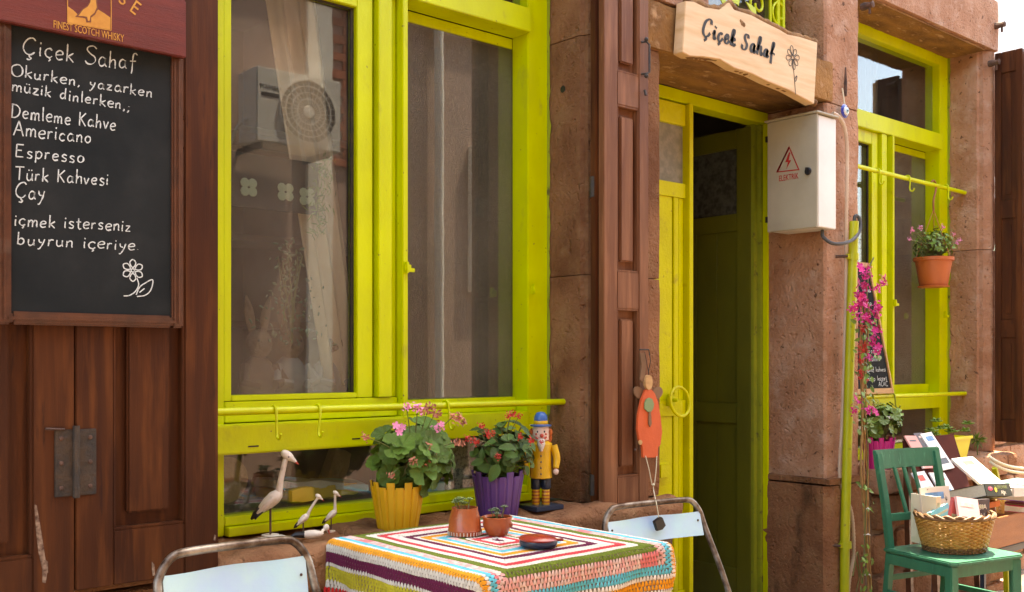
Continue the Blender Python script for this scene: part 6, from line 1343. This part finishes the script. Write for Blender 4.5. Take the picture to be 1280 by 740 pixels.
# room behind the right window
q = MB(); c = at(1150, 475, .2)
for i in range(4): M = Matrix.Translation((6.40+.01*i, .3, 1.20+.035*i)) @ Matrix.Rotation(.2*i, 4, 'Z'); q = MB(); q.box(-.12, .12, -.08, .08, -.015, .015, M); o = obj('book', q, K['wood'], loc=(6.4+.01*i, .3, 1.20+.035*i)); setp(o, ['bottom', 'second', 'third', 'top'][i]+' book of the small pile inside the right window', 'book', 'pile of books inside the right window')
q = MB(); q.box(5.4, 6.95, .14, .5, 1.14, 1.17); o = obj('display_shelf', q, K['floor_in'], loc=(6.2, .3, 1.15)); setp(o, 'shelf inside the right window', 'shelf')
drape('curtain', (6.18, 6.42, 3.40), (6.18, 6.36, 1.2), .22, .012, 24, 'wall_in', 'grey brown curtain inside the right window')
# ---------------------------------------------------------------- the other side of the lane (seen only in the panes)
op = thing('opposite_house', (4, -4.1, 0), 'pink plastered house across the lane mirrored in the window panes', 'building')
q = MB(); q.box(-4, 12.6, -9, -4.1, -1, 5.0); obj('wall', q, K['plaster'], op)
q = MB(); q.box(-4.1, 12.75, -9.1, -4.0, 5.0, 5.12); obj('eaves', q, K['whitewall'], op)
q = MB(); q.box(4.33, 4.56, -4.16, -4.06, -1, 5.0); obj('corner_pilaster', q, K['whitewall'], op)
bm_ = []
for r in range(26):
    for i in range(3):
        x = 4.57+i*.235+(.11 if r % 2 else 0); z = 3.0+r*.075
        q = MB(); q.box(x, x+.225, -4.115, -4.085, z, z+.065); 
        if not bm_: o = obj('brick', q, K['brick'], op); bm_.append((o, x, z))
        else: o = bm_[0][0].copy(); COL.objects.link(o); o.parent = op; o.location = V((x-bm_[0][1], 0, z-bm_[0][2]))
for x in (6.15, 8.6, 10.6, 1.0, -1.2):
    q = MB()
    for b in ((x, x+.08, 2.0, 3.4), (x+.92, x+1.0, 2.0, 3.4), (x+.08, x+.92, 2.0, 2.08), (x+.08, x+.92, 3.32, 3.4), (x+.46, x+.54, 2.08, 3.32)): q.box(b[0], b[1], -4.12, -4.05, b[2], b[3])
    w_ = obj('window', q, K['whitewall'], op); q = MB(); q.box(x+.08, x+.92, -4.11, -4.09, 2.08, 3.32); obj('pane', q, K['glass_sky'], w_); q = MB(); q.box(x+.08, x+.92, -4.098, -4.094, 2.08, 3.32); obj('window_void', q, K['slate'], w_)
q = MB(); q.tube([(5.75, -4.03, -.5), (5.75, -4.03, 5)], .045, 10); obj('downpipe', q, K['whitewall'], op, smooth=True)
# air conditioner
AX0, AX1, AZ0, AZ1 = 3.68, 4.42, 3.02, 3.60
ac = thing('air_conditioner', (4, -3.9, AZ0), 'white outdoor air conditioner unit mirrored in the left window pane', 'air conditioner')
q = MB(); q.box(AX0, AX1, -4.02, -3.70, AZ0, AZ1); obj('casing', q, K['white'], ac, bevel=.012)
cf = V((AX1-.30, -3.698, (AZ0+AZ1)/2)); Mf = Matrix.Rotation(-pi/2, 3, 'X')
q = MB(); q.lathe([(.245, 0), (.245, .001)], cf, 40, Mf); obj('fan_well', q, K['slate'], ac)
q = MB(); 
for r in (.245, .20, .15, .10): q.lathe([(r-.004, .004), (r+.004, .004), (r+.004, .012), (r-.004, .012)], cf, 40, Mf, cap=False)
for k in range(28): a = 2*pi*k/28; q.obox(cf+V((.06*cos(a), .009, .06*sin(a))), cf+V((.243*cos(a+.25), .009, .243*sin(a+.25))), .005, .004, (0, 1, 0))
obj('fan_grille', q, K['white'], ac)
q = MB(); q.lathe([(.05, .006), (.045, .016), (.001, .018)], cf, 24, Mf); obj('fan_hub', q, K['white'], ac, smooth=True)
Mt = Matrix.Translation((AX0+.115, -3.699, AZ1-.17)) @ Matrix.Rotation(-pi/2, 4, 'X') @ Matrix.Diagonal((1, -1, 1, 1))
text_mesh('brand_lettering', 'MAMBU', .052, Mt, K['black'], ac, .0004)
q = MB(); q.box(AX0+.04, AX0+.19, -3.6995, -3.698, AZ1-.225, AZ1-.195); obj('brand_bar', q, K['black'], ac)
q = MB(); q.box(AX0+.03, AX0+.05, -4.1, -3.70, AZ0-.05, AZ0-.002); q.box(AX1-.12, AX1-.10, -4.1, -3.70, AZ0-.05, AZ0-.002); obj('bracket', q, K['iron'], ac)
q = MB(); q.tube(smooth_pts([(AX0-.0, -3.85, AZ0+.2), (AX0-.08, -3.9, AZ0+.1), (AX0-.1, -4.05, AZ0-.2), (AX0-.1, -4.08, AZ0-.9)], 5), .015, 6); obj('refrigerant_pipe', q, K['white'], ac, smooth=True)
# white house down the lane
wh = thing('white_house', (10.5, 2, -.5), 'bright whitewashed house beyond the end of the shop front', 'building')
q = MB(); q.box(8.6, 13.2, .95, 4.5, -.6, 6.0); obj('wall', q, K['whitewall'], wh); q = MB(); q.box(8.5, 13.3, .85, 4.6, 6.0, 6.15); obj('cornice', q, K['whitewall'], wh)
q = MB(); q.box(8.75, 8.83, .9, .95, -.6, 6); obj('downpipe', q, K['whitewall'], wh)
for x in (9.6, 11.3):
    q = MB(); q.box(x, x+.9, .92, .96, 1.2, 2.6); w_ = obj('window', q, K['lime_old'], wh); q = MB(); q.box(x+.08, x+.82, .915, .922, 1.28, 2.52); obj('pane', q, K['glass_sky'], w_)

# low garden wall past the corner of the shop
gw = thing('garden_wall', (7.9, .2, gz(7.9)), 'low sunlit stone wall beyond the end of the shop front', 'wall')
r_ = random.Random(17); z = gz(8)-.1
while z < 1.0:
    h_ = r_.uniform(.16, .24); x = 7.16
    while x < 8.55:
        w__ = min(r_.uniform(.2, .42), 8.6-x); obj('stone_block', rough_box(x+.005, x+w__-.005, .05, .30, z+.005, z+h_-.005, .06, .014, .028, 7, seed=r_.random()*50), K['stone_pale'], gw, smooth=True); x += w__
    z += h_
q = MB(); q.box(7.16, 8.58, .08, .28, gz(8)-.2, z-.02); obj('mortar', q, K['mortar'], gw)
# old paint lapping from the frame onto the stone reveal
def lap(X_, z0, z1, seed, name='paint_lap'):
    q = MB(); n = 90; r__ = random.Random(seed)
    pts = [V((X_-.0012, .0, z0)), V((X_-.0012, .0, z1))]
    for i in range(n+1):
        z = z1+(z0-z1)*i/n; pts.append(V((X_-.0012, -.018-.014*noise.noise(V((seed, 0, z*9)))-.008*noise.noise(V((seed, 4, z*41))), z)))
    q.prism(pts, (-.0012, 0, 0)); obj(name, q, K['lime_old'], shop)
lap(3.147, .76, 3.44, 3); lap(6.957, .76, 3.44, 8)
